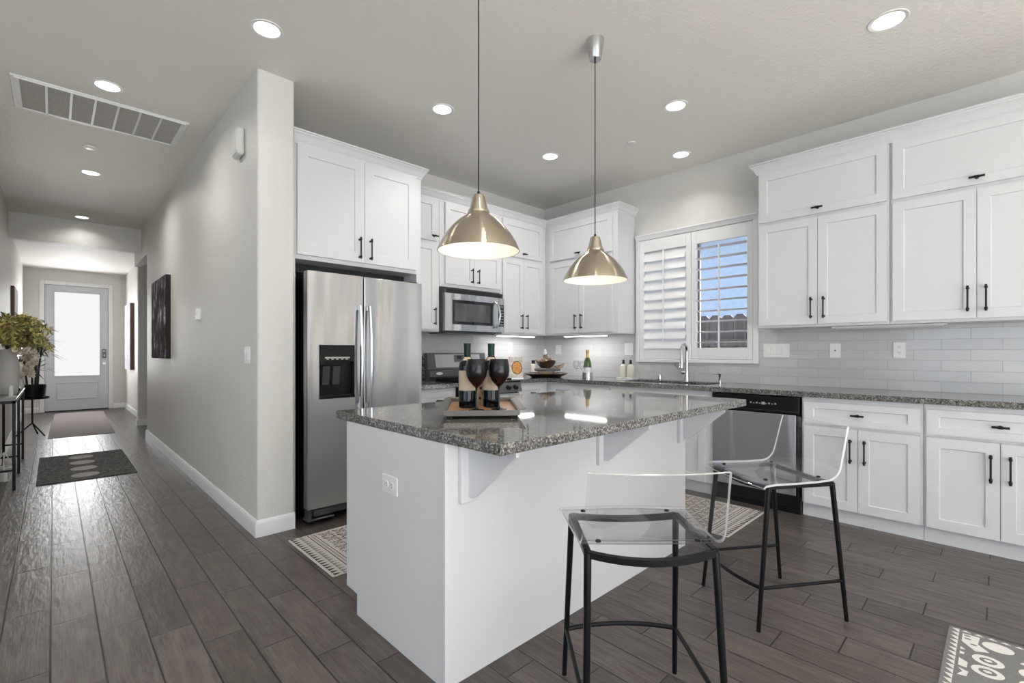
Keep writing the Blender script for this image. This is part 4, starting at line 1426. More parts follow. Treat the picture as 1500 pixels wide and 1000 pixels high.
def boho(label, L, Wd, loc, rz):
    """runner along local x with triangles, bands and diamonds woven in"""
    b = nb(); rug_base(b, 0, L, 0, Wd)
    z = 0.0088
    dk = lambda pts: flat(b, [(px, py, z) for px, py in pts], 1)
    for base_, sg in ((0.0, 1), (L, -1)):
        X = lambda q: base_ + sg * q
        n = 19
        for i in range(n):
            y0 = Wd * (i + 0.08) / n; y1 = Wd * (i + 0.92) / n; ym_ = (y0 + y1) / 2
            dk([(X(0.012), y0), (X(0.055), ym_), (X(0.012), y1)])
            dk([(X(0.10), y0), (X(0.062), ym_ - 0.004), (X(0.062), y0)])
            dk([(X(0.10), y1), (X(0.062), y1), (X(0.062), ym_ + 0.004)])
        dk([(X(0.112), 0.02), (X(0.118), 0.02), (X(0.118), Wd - 0.02), (X(0.112), Wd - 0.02)])
        for i in range(34):
            y0 = 0.02 + (Wd - 0.04) * i / 34
            dk([(X(0.128), y0), (X(0.140), y0 + 0.006), (X(0.140), y0 + 0.014), (X(0.128), y0 + 0.008)])
        dk([(X(0.150), 0.02), (X(0.155), 0.02), (X(0.155), Wd - 0.02), (X(0.150), Wd - 0.02)])
    nx = int((L - 0.34) / 0.088)
    ny = 7
    sx, sy = (L - 0.34) / nx, (Wd - 0.05) / ny
    rr = random.Random(int(L * 100))
    for i in range(nx):
        for j in range(ny):
            cx_, cy_ = 0.17 + sx * (i + 0.5), 0.025 + sy * (j + 0.5)
            hx_, hy_ = sx * 0.47, sy * 0.47
            for s0, s1 in ((1.0, 0.80), (0.62, 0.45)):
                for q in range(4):
                    a0 = [(1, 0), (0, 1), (-1, 0), (0, -1)][q]; a1 = [(0, 1), (-1, 0), (0, -1), (1, 0)][q]
                    g_ = 0.86
                    lerp2 = lambda u_, v_, s_: (u_[0] + (v_[0] - u_[0]) * s_, u_[1] + (v_[1] - u_[1]) * s_)
                    e0, e1 = lerp2(a0, a1, 1 - g_), lerp2(a0, a1, g_)
                    dk([(cx_ + e0[0] * hx_ * s0, cy_ + e0[1] * hy_ * s0), (cx_ + e1[0] * hx_ * s0, cy_ + e1[1] * hy_ * s0),
                        (cx_ + e1[0] * hx_ * s1, cy_ + e1[1] * hy_ * s1), (cx_ + e0[0] * hx_ * s1, cy_ + e0[1] * hy_ * s1)])
            dk([(cx_ + 0.22 * hx_, cy_), (cx_, cy_ + 0.22 * hy_), (cx_ - 0.22 * hx_, cy_), (cx_, cy_ - 0.22 * hy_)])
            for qx, qy in ((-1, -1), (1, -1), (1, 1), (-1, 1)):
                px, py = cx_ + qx * hx_ * 0.72, cy_ + qy * hy_ * 0.72
                w1 = 0.008 + rr.random() * 0.006
                dk([(px - w1, py - w1 * 0.5), (px + w1, py - w1 * 0.5), (px + w1 * 0.4, py + w1 * 0.8), (px - w1 * 0.6, py + w1 * 0.6)])
    o = obj('rug', b, ['rugcream', 'rugdark'], None, smooth=None, loc=loc, rot=(0, 0, rz), recalc=False)
    return tag(o, label, 'rug', 'cream and dark patterned runners')


boho('cream patterned runner between fridge and island', 1.8, 0.675, (1.07, 2.478, 0), 0)
boho('cream patterned runner on the floor before the dishwasher', 1.8, 0.69, (3.83, 1.235, 0), PI / 2)

b = nb(); rug_base(b, -1.35, 0, -0.75, 0)
z = 0.0088
wf = lambda pts: flat(b, [(px, py, z) for px, py in pts], 1)
gf = lambda pts, zz=0.0094: flat(b, [(px, py, zz) for px, py in pts], 0)
ell = lambda cx_, cy_, ax, ay, n=24: [(cx_ + ax * math.cos(2 * PI * q / n), cy_ + ay * math.sin(2 * PI * q / n)) for q in range(n)]
for q in range(34):
    x0 = -0.014 - q * 0.0372
    wf([(x0, -0.036), (x0 - 0.004, -0.012), (x0 - 0.034, -0.036)])
for q in range(17):
    y0 = -0.058 - q * 0.039
    wf([(-0.012, y0 + 0.003), (-0.026, y0 - 0.016), (-0.026, y0 + 0.016)])
wh = lambda pts: flat(b, [(px, py, 0.0100) for px, py in pts], 1)
for cb_ in range(5):
    sh = -0.125 * cb_
    if cb_ % 2 == 0:
        lf = [(-0.044, -0.047), (-0.12, -0.047), (-0.176, -0.089), (-0.152, -0.129), (-0.108, -0.095), (-0.039, -0.099)]
        wf([(px, py + sh) for px, py in lf])
        for dx_, dy_ in ((-0.058, -0.062), (-0.085, -0.064), (-0.125, -0.083)):
            gf(ell(dx_, dy_ + sh, 0.0065, 0.011, 12))
        wf(ell(-0.085, -0.152 + sh, 0.038, 0.046))
    else:
        lf = [(-0.044, -0.170), (-0.039, -0.110), (-0.108, -0.118), (-0.160, -0.085), (-0.176, -0.125), (-0.12, -0.172)]
        wf([(px, py + sh) for px, py in lf])
        gf(ell(-0.09, -0.145 + sh, 0.0065, 0.012, 12))
    for rx in (0.0, -0.40, -0.80):
        for rowx in (-0.227, -0.317):
            wf(ell(rowx + rx, -0.126 + sh, 0.040, 0.045))
            gf(ell(rowx + rx, -0.126 + sh, 0.021, 0.025))
            wh(ell(rowx + rx, -0.126 + sh, 0.009, 0.012, 14))
        if rx < 0:
            wf(ell(rx - 0.115, -0.126 + sh, 0.036, 0.046))
    if cb_ % 2 == 0:
        wf([(-0.170, -0.046 + sh), (-0.196, -0.046 + sh), (-0.190, -0.062 + sh)])
        wf([(-0.214, -0.046 + sh), (-0.236, -0.046 + sh), (-0.234, -0.058 + sh), (-0.216, -0.060 + sh)])
        wf([(-0.272, -0.046 + sh), (-0.335, -0.046 + sh), (-0.338, -0.070 + sh), (-0.292, -0.072 + sh)])
        wf([(-0.352, -0.046 + sh), (-0.375, -0.060 + sh), (-0.410, -0.046 + sh), (-0.405, -0.072 + sh), (-0.365, -0.076 + sh)])
o = obj('rug', b, ['ruggrey', 'rugwhite'], None, smooth=None, loc=(2.82, 0.165, 0), recalc=False)
tag(o, 'grey rug with white folk-art motifs in the lower right corner', 'rug')

b = nb(); rug_base(b, -0.36, 0.36, -0.775, 0.775)
for q in range(4):
    cy_ = -0.56 + q * 0.36
    flat(b, [(px, py, 0.0088) for px, py in ell(-0.02, cy_, 0.105, 0.115, 28)], 1)
o = obj('rug', b, ['rugcharcoal', 'rugoval'], None, smooth=None, loc=(0.248, 6.79, 0), recalc=False)
tag(o, 'charcoal hall rug with a row of four pale ovals', 'rug')
b = nb(); rug_base(b, -0.36, 0.36, -1.83, 1.83, 0.006)
o = obj('rug', b, 'rugmauve', None, smooth=None, loc=(0.34, 11.03, 0), recalc=False, rot=(0, 0, -0.02))
tag(o, 'plain mauve-grey runner in front of the front door', 'rug')

# ------------------------------------------------------------------ things on the island
TA = math.atan2(-0.64, 0.767)           # tray turned to the camera
tc_ = Vector((1.484, 1.746, 0.9145))
t = thing('serving_tray', 'pewter-rimmed wooden serving tray on the island', 'tray', tc_, TA)
hw, hd = 0.162, 0.262
b = nb()
slab(b, [-hw, -hw + 0.006, hw - 0.006, hw], [-hd, -hd + 0.006, hd - 0.006, hd], lambda i, j: not (i == 1 and j == 1), 0.015, 0.038)
for s in (-1, 1):
    prism(b, [(s * hw, -hd, 0.038), (s * (hw + 0.028), -hd, 0.042), (s * (hw + 0.028), hd, 0.042), (s * hw, hd, 0.038)], (0, 0, 0.003))
prism(b, [(-hw, hd, 0.038), (hw, hd, 0.038), (hw + 0.02, hd + 0.024, 0.042), (-hw - 0.02, hd + 0.024, 0.042)], (0, 0, 0.003))
obj('rim', b, 'pewter', t, smooth=None)
b = nb(); box(b, -hw + 0.002, hw - 0.002, -hd + 0.002, hd - 0.002, 0.015, 0.022); obj('board', b, 'wood', t, smooth=None)
for sx in (-1, 1):
    for sy in (-1, 1):
        b = nb(); box(b, sx * 0.14 - 0.012, sx * 0.14 + 0.012, sy * 0.24 - 0.012, sy * 0.24 + 0.012, 0.0, 0.016); obj('foot', b, 'blackmetal', t, smooth=None)
TZ = 0.9145 + 0.022


def wine_bottle(x, y, foil, label):
    t = thing('wine_bottle', label, 'wine bottle', (x, y, TZ), 0, 'wine bottles on the tray')
    b = nb(); lathe(b, [(0, 0.002), (0.036, 0.0), (0.0405, 0.004), (0.0405, 0.196), (0.038, 0.214), (0.028, 0.228), (0.0175, 0.240), (0.0155, 0.252), (0.0152, 0.304), (0, 0.304)], (0, 0, 0), 36); obj('body', b, 'winebottle', t)
    b = nb(); lathe(b, [(0.0162, 0.243), (0.0162, 0.292), (0.0172, 0.293), (0.0172, 0.305), (0.0165, 0.307), (0, 0.307)], (0, 0, 0), 28); obj('foil', b, foil, t)
    n = 28
    a0 = math.atan2(-y, -x)
    for z0, z1, sw in ((0.083, 0.178, 3.6), (0.226, 0.241, 1.7)):
        b = nb()
        rr = (lambda z_: 0.0411 if z_ < 0.2 else 0.0298 - (z_ - 0.226) * 0.80)
        va = [[b.verts.new((rr(zz) * math.cos(a0 + (q / n - 0.5) * sw), rr(zz) * math.sin(a0 + (q / n - 0.5) * sw), zz)) for zz in (z0, z1)] for q in range(n + 1)]
        for p_, q_ in zip(va, va[1:]):
            b.faces.new([p_[0], q_[0], q_[1], p_[1]])
        obj('label' if z0 < 0.2 else 'neck_label', b, 'label', t)
    return t


FWD = Vector((math.sin(TH), math.cos(TH)))
RGT = Vector((math.cos(TH), -math.sin(TH)))


def ray_at(u_, d_):
    p_ = FWD * d_ + RGT * ((u_ - 750) / 695 * d_)
    return p_.x, p_.y


wine_bottle(*ray_at(684.5, 2.27), 'tealfoil', 'wine bottle with dark teal foil, on the left of the tray')
wine_bottle(*ray_at(719.7, 2.30), 'greenfoil', 'wine bottle with bright green foil, on the right of the tray')
x_, y_ = ray_at(706, 2.39)
t = thing('wooden_box', 'pale wooden box standing between the two wine bottles', 'box', (x_, y_, TZ), TA)
b = nb(); box(b, -0.045, 0.045, -0.02, 0.02, 0, 0.165, 0.002); obj('body', b, 'blondwood', t, smooth=None)
b = nb()
for zz, xx in ((0.03, -0.01), (0.055, 0.006), (0.08, -0.006), (0.105, 0.008)):
    lathe(b, [(0, 0), (0.006, 0), (0.006, 0.012), (0, 0.012)], (xx, -0.022, zz), 8)
obj('ornament', b, 'darkwood', t)


def wine_glass(x, y, label):
    t = thing('wine_glass', label, 'wine glass', (x, y, TZ), 0, 'dark wine glasses on the tray')
    b = nb()
    prof = [(0.004, 0.103), (0.015, 0.112), (0.033, 0.132), (0.0455, 0.156), (0.0492, 0.180), (0.0478, 0.205), (0.0435, 0.226), (0.0415, 0.233), (0.040, 0.233), (0.0425, 0.21), (0.03, 0.205), (0, 0.205)]
    lathe(b, prof, (0, 0, 0), 36, [1, 1, 1, 0, 0, 0, 0, 0, 0, 0, 0]); obj('bowl', b, ['redwine', 'redwine_low'], t)
    b = nb(); lathe(b, [(0, 0.108), (0.006, 0.106), (0.0042, 0.09), (0.004, 0.02), (0.007, 0.008), (0, 0.007)][::-1], (0, 0, 0), 16); obj('stem', b, 'winebottle', t)
    b = nb(); lathe(b, [(0, 0.0), (0.036, 0.0), (0.0365, 0.002), (0.02, 0.005), (0.006, 0.009), (0, 0.009)], (0, 0, 0), 32); obj('base', b, 'winebottle', t)


wine_glass(*ray_at(698, 2.16), 'dark-tinted wine glass in front of the teal-foiled bottle')
wine_glass(*ray_at(730.8, 2.20), 'dark-tinted wine glass in front of the green-foiled bottle')

# ------------------------------------------------------------------ things on the back counter
CZ = 0.915
x_, y_ = ray_at(756.5, 5.25)
t = thing('cookbook', 'upright book with a bowl of food on its cover, by the range', 'book', (x_, y_, CZ), -0.55)
b = nb(); prism(b, [(-0.075, -0.012, 0), (0.075, -0.012, 0), (0.075, 0.04, 0.235), (-0.075, 0.04, 0.235)], (0, 0.022, 0)); obj('cover', b, 'cover', t, smooth=None)
b = nb()
sl = 0.052 / 0.235
prism(b, [(0.008 + 0.06 * math.cos(2 * PI * q / 28), -0.0145 + sl * (0.115 + 0.075 * math.sin(2 * PI * q / 28)), 0.115 + 0.075 * math.sin(2 * PI * q / 28)) for q in range(28)], (0, 0.002, 0), 0)
prism(b, [(0.008 + 0.052 * math.cos(2 * PI * q / 28), -0.0158 + sl * (0.115 + 0.066 * math.sin(2 * PI * q / 28)), 0.115 + 0.066 * math.sin(2 * PI * q / 28)) for q in range(28)], (0, 0.002, 0), 1)
obj('cover_photo', b, ['darkwood', 'food'], t, smooth=None)
b = nb(); box(b, -0.07, 0.07, -0.05, -0.012, 0, 0.008, 0.002); box(b, -0.012, 0.012, -0.02, 0.10, 0, 0.006); obj('stand', b, 'nickel', t, smooth=None)

x_, y_ = ray_at(781.3, 5.80)
t = thing('lotion_bottle', 'white bottle with black cap left of the tiered tray', 'bottle', (x_, y_, CZ))
b = nb(); lathe(b, [(0, 0), (0.026, 0), (0.028, 0.004), (0.026, 0.14), (0.018, 0.148), (0, 0.148)], (0, 0, 0), 24); obj('body', b, 'creambottle', t)
b = nb(); lathe(b, [(0, 0.146), (0.022, 0.146), (0.022, 0.19), (0, 0.19)], (0, 0, 0), 24); obj('cap', b, 'black', t)

x_, y_ = ray_at(800, 5.45)
px_, py_ = x_, y_
b = nb(); lathe(b, [(0, 0.0), (0.16, 0.0), (0.245, 0.042), (0.255, 0.046), (0.25, 0.05), (0.165, 0.012), (0, 0.012)], (0, 0, 0), 48); o = obj('dough_tray', b, 'darkwood', loc=(x_, y_, CZ)); tag(o, 'wide shallow dark wooden tray in the counter corner', 'tray')
t = thing('cake_stand', 'small grey slate stand on a pale foot, on the dark tray', 'stand', (x_, y_, CZ + 0.012))
b = nb(); lathe(b, [(0, 0), (0.075, 0), (0.065, 0.012), (0.10, 0.055), (0.10, 0.062), (0, 0.062)], (0, 0, 0), 36); obj('foot', b, 'blondwood', t)
b = nb(); lathe(b, [(0, 0.063), (0.145, 0.063), (0.150, 0.07), (0.150, 0.088), (0.145, 0.092), (0, 0.092)], (0.02, 0, 0), 40); obj('slab', b, 'greystone', t)
BZ = CZ + 0.012 + 0.092
b = nb(); lathe(b, [(0, 0.0), (0.055, 0.0), (0.095, 0.04), (0.118, 0.085), (0.112, 0.085), (0.088, 0.045), (0.05, 0.012), (0, 0.012)], (0, 0, 0), 36)
for v_ in b.verts:
    a = math.atan2(v_.co.y, v_.co.x)
    if v_.co.z > 0.03:
        v_.co.z += 0.012 * math.sin(3 * a + 0.5)
o = obj('bowl', b, 'darkwood', loc=(x_ - 0.01, y_, BZ)); tag(o, 'dark wavy-rimmed bowl of shells on the slate stand', 'bowl')
rr = random.Random(5)
labs = ['mottled shell heaped at the left of the dark bowl', 'mottled shell heaped in the middle of the dark bowl', 'mottled shell heaped at the right of the dark bowl', 'mottled shell on top of the heap in the dark bowl']
for q, (dx_, dz_, s_) in enumerate(((-0.055, 0.08, 0.038), (0.0, 0.075, 0.046), (0.055, 0.08, 0.036), (0.005, 0.128, 0.036))):
    b = nb()
    bmesh.ops.create_icosphere(b, subdivisions=2, radius=s_)
    for v_ in b.verts:
        v_.co *= 1 + 0.22 * math.sin(v_.co.x * 150 + q) * math.cos(v_.co.z * 130 + v_.co.y * 90)
        v_.co.z *= 0.85
        if v_.co.z > 0.6 * s_:
            v_.co.z *= 1.3
    sx_, sy_ = RGT.x * dx_, RGT.y * dx_
    tag(obj('shell', b, 'shell', loc=(x_ - 0.01 + sx_, y_ + sy_, BZ + dz_)), labs[q], 'shell', 'shells in the dark bowl')
b = nb(); lathe(b, [(0, 0.0), (0.014, 0.0), (0.02, 0.018), (0.012, 0.035), (0.016, 0.045), (0.006, 0.062), (0, 0.07)], (0, 0, 0), 20)
tag(obj('finial', b, 'plastic', loc=(x_ - 0.015, y_, BZ + 0.155)), 'small white finial topping the heap of shells', 'ornament')
x2_, y2_ = ray_at(817, 5.28)
t = thing('driftwood', 'curled piece of brown driftwood on the slate stand beside the bowl', 'driftwood', (x2_, y2_, BZ))
b = nb(); tube(b, [(-0.05, 0.03, 0.015), (0.0, 0.0, 0.02), (0.035, -0.03, 0.03), (0.05, -0.05, 0.06)], [0.012, 0.02, 0.018, 0.006], 10); obj('branch', b, 'shell', t)

x_, y_ = ray_at(860.5, 5.25)
t = thing('champagne_bottle', 'green champagne bottle with gold foil on the counter', 'bottle', (x_, y_, CZ))
b = nb(); lathe(b, [(0, 0), (0.042, 0), (0.044, 0.004), (0.044, 0.15), (0.038, 0.185), (0.022, 0.225), (0.0155, 0.25), (0.0145, 0.29), (0, 0.29)], (0, 0, 0), 32); obj('body', b, 'champgreen', t)
b = nb(); lathe(b, [(0.0215, 0.228), (0.0165, 0.25), (0.0165, 0.285), (0.019, 0.29), (0.019, 0.303), (0.015, 0.318), (0, 0.320)], (0, 0, 0), 28); obj('foil', b, 'gold', t)
b = nb()
a0 = math.atan2(-y_, -x_)
va = [[b.verts.new((0.0446 * math.cos(a0 + (q / 20 - 0.5) * 3.4), 0.0446 * math.sin(a0 + (q / 20 - 0.5) * 3.4), zz)) for zz in (0.045, 0.12)] for q in range(21)]
for p_, q_ in zip(va, va[1:]):
    b.faces.new([p_[0], q_[0], q_[1], p_[1]])
obj('label', b, 'plastic', t)
b = nb(); lathe(b, [(0.046, 0.0), (0.056, 0.0), (0.056, 0.062), (0.0545, 0.062), (0.0545, 0.002), (0.046, 0.002)], (0, 0, 0), 32, closed=True); tag(obj('bottle_coaster', b, 'nickel', loc=(x_, y_, CZ)), 'low silver coaster around the champagne bottle', 'coaster')
for lab, uu_, dd_ in (('empty clear wine glass standing left of the champagne bottle', 844, 5.3), ('empty clear wine glass in front of the champagne bottle', 853.5, 5.12)):
    x_, y_ = ray_at(uu_, dd_)
    t = thing('stemmed_glass', lab, 'wine glass', (x_, y_, CZ), 0, 'clear glasses by the champagne')
    b = nb(); lathe(b, [(0.004, 0.095), (0.025, 0.105), (0.036, 0.13), (0.037, 0.155), (0.031, 0.195), (0.030, 0.195), (0.036, 0.155), (0.035, 0.13), (0.024, 0.107), (0, 0.098)], (0, 0, 0), 28); obj('bowl', b, 'glass', t)
    b = nb(); lathe(b, [(0, 0), (0.033, 0), (0.034, 0.002), (0.006, 0.008), (0.0035, 0.02), (0.0035, 0.095), (0, 0.097)], (0, 0, 0), 24); obj('stem', b, 'glass', t)

xa, ya = ray_at(918.5, 5.15)
t = tag(obj('soap_tray', (lambda b_: (box(b_, -0.055, 0.055, -0.10, 0.10, 0, 0.012, 0.004, 2), b_)[1])(nb()), 'plastic', loc=(xa, ya, CZ), rot=(0, 0, 0.0)), 'small white tray under the two soap bottles', 'tray')
for lab, dy_ in (('ivory soap bottle with black pump top, farther from the window', 0.045), ('ivory soap bottle with black pump top, nearer the window', -0.045)):
    t = thing('soap_bottle', lab, 'soap bottle', (xa, ya + dy_, CZ + 0.012), 0, 'ivory soap bottles')
    b = nb(); lathe(b, [(0, 0), (0.036, 0), (0.038, 0.004), (0.038, 0.11), (0.034, 0.128), (0.018, 0.14), (0.014, 0.148), (0, 0.148)], (0, 0, 0), 28); obj('body', b, 'creambottle', t)
    b = nb(); lathe(b, [(0, 0.147), (0.015, 0.147), (0.015, 0.165), (0.012, 0.168), (0.012, 0.192), (0, 0.195)], (0, 0, 0), 20); obj('pump', b, 'black', t)
    b = nb()
    a0 = math.atan2(-ya, -xa)
    for z0 in (0.088, 0.078, 0.05, 0.042, 0.034):
        va = [[b.verts.new((0.0384 * math.cos(a0 + (q / 8 - 0.5) * 0.8), 0.0384 * math.sin(a0 + (q / 8 - 0.5) * 0.8), zz)) for zz in (z0, z0 + (0.005 if z0 > 0.07 else 0.002))] for q in range(9)]
        for p_, q_ in zip(va, va[1:]):
            b.faces.new([p_[0], q_[0], q_[1], p_[1]])
    obj('print', b, 'ledoff', t)
# small utensil rack seen beside the fridge
x_, y_ = ray_at(621, 4.62)
t = thing('spice_rack', 'narrow dark rack on the counter peeking out beside the fridge', 'rack', (x_ - 0.02, y_, CZ))
b = nb()
for q in range(5):
    lathe(b, [(0, 0), (0.028, 0.01), (0.032, 0.02), (0.01, 0.034), (0.008, 0.05), (0, 0.05)], (0, 0, 0.0 + q * 0.05), 12)
obj('tiers', b, 'grayplastic', t)

# ------------------------------------------------------------------ hall things
def canvas(label, loc, rz, W, H, dep, face, side, frame=None):
    t = thing('painting', label, 'painting', loc, rz, 'hall paintings')
    b = nb(); box(b, -W / 2, W / 2, -dep, 0, -H / 2, H / 2); obj('frame', b, side, t, smooth=None)
    b = nb(); box(b, -W / 2 + (frame or 0.0), W / 2 - (frame or 0.0), -dep - 0.003, -dep, -H / 2 + (frame or 0.0), H / 2 - (frame or 0.0)); obj('canvas', b, face, t, smooth=None)


canvas('large dark abstract canvas on the right hall wall', (HX, 7.07, 1.605), -PI / 2, 1.06, 0.95, 0.045, 'paintdark', 'canvas_side')
canvas('pale painting in brown frame on the wall beside the front door', (1.13, 12.2, 1.51), -PI / 2, 0.95, 1.30, 0.06, 'paintlight', 'brownframe')
canvas('brown framed picture on the left hall wall above the plants', (LX, 9.95, 1.72), PI / 2, 0.95, 0.80, 0.035, 'paintlight', 'brownframe', 0.03)

# console table
KX0, KX1, KY0, KY1, KZ = LX + 0.015, -0.235, 5.98, 7.72, 0.80
t = thing('console_table', 'narrow black metal console table along the left hall wall', 'table', (0, 0, 0))
b = nb(); box(b, KX0, KX1 + 0.005, KY0, KY1, KZ - 0.022, KZ, 0.003); obj('tabletop', b, 'tabletop', t)
s_ = 0.011
for yy in (KY0 + s_, 6.78, KY1 - s_ - 0.05):
    for xx in (KX0 + s_, KX1 - s_):
        b = nb(); box(b, xx - s_, xx + s_, yy - s_, yy + s_, 0, KZ - 0.022); obj('leg', b, 'blackmetal', t, smooth=None)
    b = nb(); box(b, KX0 + s_, KX1 - s_, yy - 0.008, yy + 0.008, 0.165, 0.182); obj('crossbar', b, 'blackmetal', t, smooth=None)
b = nb(); box(b, KX1 - 2 * s_, KX1, KY0, KY1 - 0.05, KZ - 0.045, KZ - 0.022); box(b, KX0, KX0 + 2 * s_, KY0, KY1 - 0.05, KZ - 0.045, KZ - 0.022); box(b, KX0, KX1, KY0, KY0 + 0.02, KZ - 0.045, KZ - 0.022); obj('apron', b, 'blackmetal', t, smooth=None)


def leaves(bm, rnd__, c, n, spread, L, Wl, down=0.0):
    for _ in range(n):
        p_ = Vector((rnd__.gauss(c[0], spread[0]), rnd__.gauss(c[1], spread[1]), rnd__.gauss(c[2], spread[2])))
        d_ = Vector((rnd__.uniform(-1, 1), rnd__.uniform(-1, 1), rnd__.uniform(-0.7, 0.6) - down)).normalized()
        s_ = d_.cross(Vector((rnd__.uniform(-1, 1), rnd__.uniform(-1, 1), rnd__.uniform(-1, 1)))).normalized()
        l_ = L * rnd__.uniform(0.6, 1.3)
        w_ = Wl * rnd__.uniform(0.7, 1.2)
        up_ = d_.cross(s_) * l_ * 0.15
        v = [p_, p_ + d_ * l_ * 0.4 + s_ * w_ + up_, p_ + d_ * l_, p_ + d_ * l_ * 0.4 - s_ * w_ + up_]
        bm.faces.new([bm.verts.new(q) for q in v])


VX, VY = -0.325, 6.62
t = thing('vase_arrangement', 'tall greige vase with yellow-green ferny branches on the console', 'vase', (VX, VY, KZ))
b = nb(); lathe(b, [(0, 0), (0.07, 0), (0.082, 0.02), (0.090, 0.12), (0.092, 0.25), (0.086, 0.33), (0.065, 0.385), (0.04, 0.41), (0.036, 0.43), (0.03, 0.43), (0.034, 0.40), (0, 0.39)], (0, 0, 0), 40); obj('vase', b, 'vase', t)
rnd2 = random.Random(11)
b = nb(); bl = nb()
for q in range(84):
    ang = rnd2.uniform(-1.7, 0.75)
    reach = rnd2.uniform(0.08, 0.34)
    ex = Vector((max(-0.06, reach * math.cos(ang)), reach * math.sin(ang) * 1.5, 0))
    top = rnd2.uniform(0.10, 0.34)
    droop = rnd2.uniform(0.0, 0.09) * reach / 0.3
    pts = []
    for i in range(9):
        s = i / 8
        pts.append(Vector((0, 0, 0.42)) + ex * s ** 1.2 + Vector((0, 0, top * math.sin(min(1.0, s * 1.05) * PI * 0.62) - droop * s * s)))
    tube(b, pts, [0.0022] * 8 + [0.001], 5)
    for i in range(2, 9):
        for _ in range(9):
            p_ = pts[i] + Vector((rnd2.uniform(-1, 1), rnd2.uniform(-1, 1), rnd2.uniform(-1, 1))) * 0.02
            d_ = (pts[i] - pts[i - 1]).normalized() * 0.7 + Vector((rnd2.uniform(-1, 1), rnd2.uniform(-1, 1), rnd2.uniform(-0.9, 0.6)))
            d_.normalize()
            s_ = d_.cross(Vector((rnd2.uniform(-1, 1), rnd2.uniform(-1, 1), 1))).normalized()
            l_ = rnd2.uniform(0.030, 0.066); w_ = l_ * 0.2
            v = [p_, p_ + d_ * l_ * 0.45 + s_ * w_, p_ + d_ * l_, p_ + d_ * l_ * 0.45 - s_ * w_]
            if min(q_.x for q_ in v) < LX - VX + 0.006:
                continue
            bl.faces.new([bl.verts.new(q_) for q_ in v])
obj('stems', b, 'darkleaf', t)
obj('foliage', bl, 'leafy', t, smooth=None, recalc=False)

BX_, BY_ = -0.285, 7.5
t = thing('flower_vase', 'slim white vase of cream dried flowers at the console far end', 'flowers', (BX_, BY_, KZ))
b = nb(); lathe(b, [(0, 0), (0.05, 0), (0.055, 0.02), (0.06, 0.09), (0.035, 0.16), (0.03, 0.19), (0.025, 0.19), (0.028, 0.16), (0, 0.15)], (0, 0, 0), 28); obj('vase', b, 'plastic', t)
b = nb()
rnd3 = random.Random(4)
for q in range(46):
    cx_, cy_, cz_ = rnd3.uniform(-0.07, 0.15), rnd3.uniform(-0.12, 0.16), rnd3.uniform(0.12, 0.56)
    rr_ = rnd3.uniform(0.035, 0.06)
    for i in range(16):
        d_ = Vector((rnd3.gauss(0, 1), rnd3.gauss(0, 1), rnd3.gauss(0, 1))).normalized()
        s_ = d_.cross(Vector((rnd3.uniform(-1, 1), rnd3.uniform(-1, 1), rnd3.uniform(-1, 1)))).normalized()
        p_ = Vector((cx_, cy_, cz_))
        v = [p_, p_ + d_ * rr_ * 0.6 + s_ * rr_ * 0.42, p_ + d_ * rr_ * 1.0, p_ + d_ * rr_ * 0.6 - s_ * rr_ * 0.42]
        b.faces.new([b.verts.new(q_) for q_ in v])
obj('petals', b, 'flower', t, smooth=None, recalc=False)

t = thing('candle', 'small white candle in front of the greige vase', 'candle', (-0.275, 6.22, KZ))
b = nb(); lathe(b, [(0, 0), (0.04, 0), (0.04, 0.006), (0.016, 0.010), (0.016, 0.10), (0.006, 0.104), (0, 0.104)], (0, 0, 0), 20); obj('wax', b, 'wax', t)
t = thing('binoculars', 'small black binoculars ornament on the console beside the vase', 'ornament', (-0.285, 7.0, KZ))
b = nb()
for s in (-1, 1):
    tube(b, [(s * 0.022, -0.04, 0.022), (s * 0.022, 0.02, 0.04), (s * 0.02, 0.05, 0.05)], [0.022, 0.018, 0.015], 12)
obj('barrels', b, 'black', t)
b = nb(); box(b, -0.02, 0.02, -0.012, 0.012, 0.025, 0.04); obj('bridge', b, 'black', t, smooth=None)

PX, PY = -0.215, 9.66
t = thing('plant_stand', 'black tripod plant stand holding the spiky plant by the entry', 'plant stand', (PX, PY, 0))
b = nb(); lathe(b, [(0, 0.535), (0.175, 0.535), (0.178, 0.54), (0.178, 0.56), (0.172, 0.56), (0.172, 0.547), (0, 0.547)], (0, 0, 0), 36); obj('tray', b, 'blackmetal', t)
b = nb(); tube(b, [(0, 0, 0.18), (0, 0, 0.536)], 0.011, 10); obj('post', b, 'blackmetal', t)
for q in range(3):
    a = -0.8 + q * 2 * PI / 3
    b = nb(); tube(b, [(0, 0, 0.19), (0.185 * math.cos(a), 0.185 * math.sin(a), 0.008)], 0.009, 10); obj('leg', b, 'blackmetal', t)
t = thing('potted_plant', 'spiky dark-leaved plant in a round black pot on the tripod stand', 'plant', (PX, PY, 0.548))
b = nb(); lathe(b, [(0, 0), (0.11, 0), (0.135, 0.02), (0.15, 0.19), (0.142, 0.19), (0.132, 0.16), (0, 0.16)], (0, 0, 0), 36); obj('pot', b, 'black', t)
b = nb()
rnd4 = random.Random(9)
crowns = []
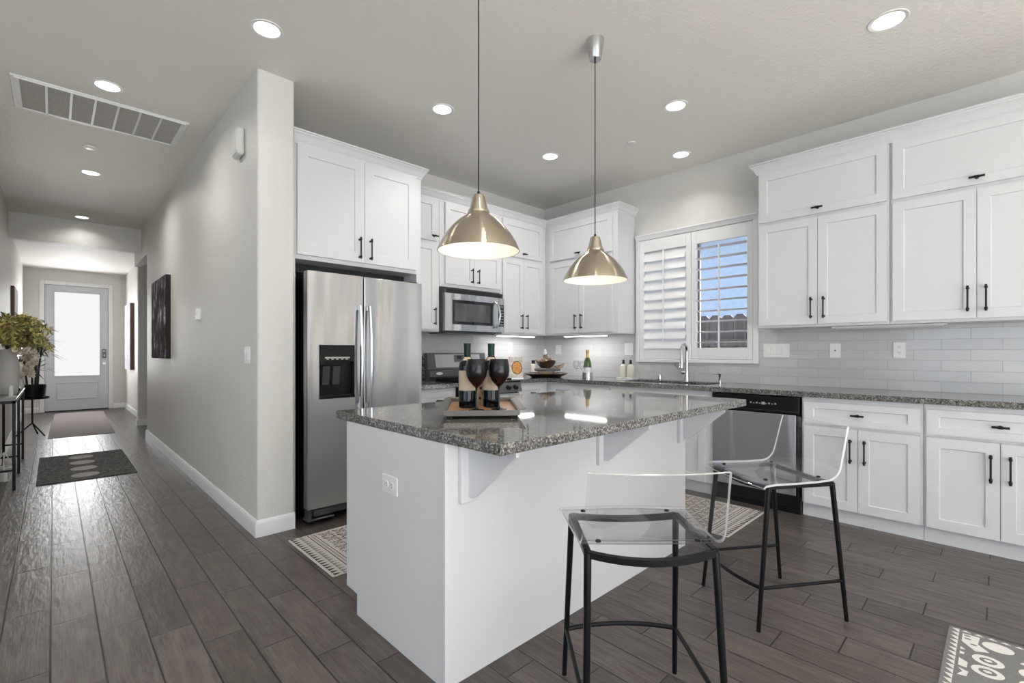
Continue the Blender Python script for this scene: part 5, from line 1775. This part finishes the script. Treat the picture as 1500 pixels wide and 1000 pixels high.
for dx_, dy_, hh in ((0.03, 0.0, 0.64), (0.05, -0.04, 0.50), (-0.05, 0.03, 0.30), (0.0, -0.05, 0.26), (-0.08, -0.02, 0.34)):
    tp = Vector((dx_ * 1.8, dy_ * 1.8, 0.16 + hh))
    tube(b, [(dx_, dy_, 0.15), (dx_ * 1.3, dy_ * 1.3, 0.15 + hh * 0.5), tp], [0.014, 0.012, 0.009], 8)
    crowns.append(tp)
obj('trunk', b, 'darkleaf', t)
b = nb()
for tp in crowns:
    for q in range(40):
        a = rnd4.uniform(0, 2 * PI)
        el = rnd4.uniform(-0.15, 1.25)
        d_ = Vector((math.cos(a) * math.cos(el), math.sin(a) * math.cos(el), math.sin(el)))
        l_ = rnd4.uniform(0.22, 0.40)
        if tp.x + PX + d_.x * l_ < LX + 0.07:
            l_ = max(0.03, (tp.x + PX - LX - 0.07) / max(0.01, -d_.x))
        s_ = d_.cross(Vector((0, 0, 1))).normalized() * 0.011
        p_ = tp + Vector((0, 0, rnd4.uniform(-0.08, 0.02)))
        m1 = p_ + d_ * l_ * 0.5
        e_ = p_ + d_ * l_ - Vector((0, 0, l_ * 0.25))
        v = [b.verts.new(x__) for x__ in (p_ - s_ * 0.5, p_ + s_ * 0.5, m1 + s_, m1 - s_, e_)]
        b.faces.new([v[0], v[1], v[2], v[3]]); b.faces.new([v[3], v[2], v[4]])
obj('foliage', b, 'darkleaf', t, smooth=None, recalc=False)

t = thing('wire_lantern', 'white geometric wire lantern on the floor under the console table', 'lantern', (-0.33, 6.46, 0))
b = nb()
P_ = [(0.07 * math.cos(q * PI / 2), 0.07 * math.sin(q * PI / 2), 0.13) for q in range(4)]
Q_ = [(0.03 * math.cos(q * PI / 2), 0.03 * math.sin(q * PI / 2), 0.003) for q in range(4)]
for q in range(4):
    for a_, c_ in ((P_[q], P_[(q + 1) % 4]), (P_[q], Q_[q]), (P_[q], (0, 0, 0.27)), (Q_[q], Q_[(q + 1) % 4])):
        tube(b, [a_, c_], 0.004, 6)
obj('wire_frame', b, 'plastic', t)
b = nb(); lathe(b, [(0, 0), (0.025, 0), (0.025, 0.07), (0, 0.07)], (0, 0, 0.006), 16); obj('candle', b, 'wax', t)
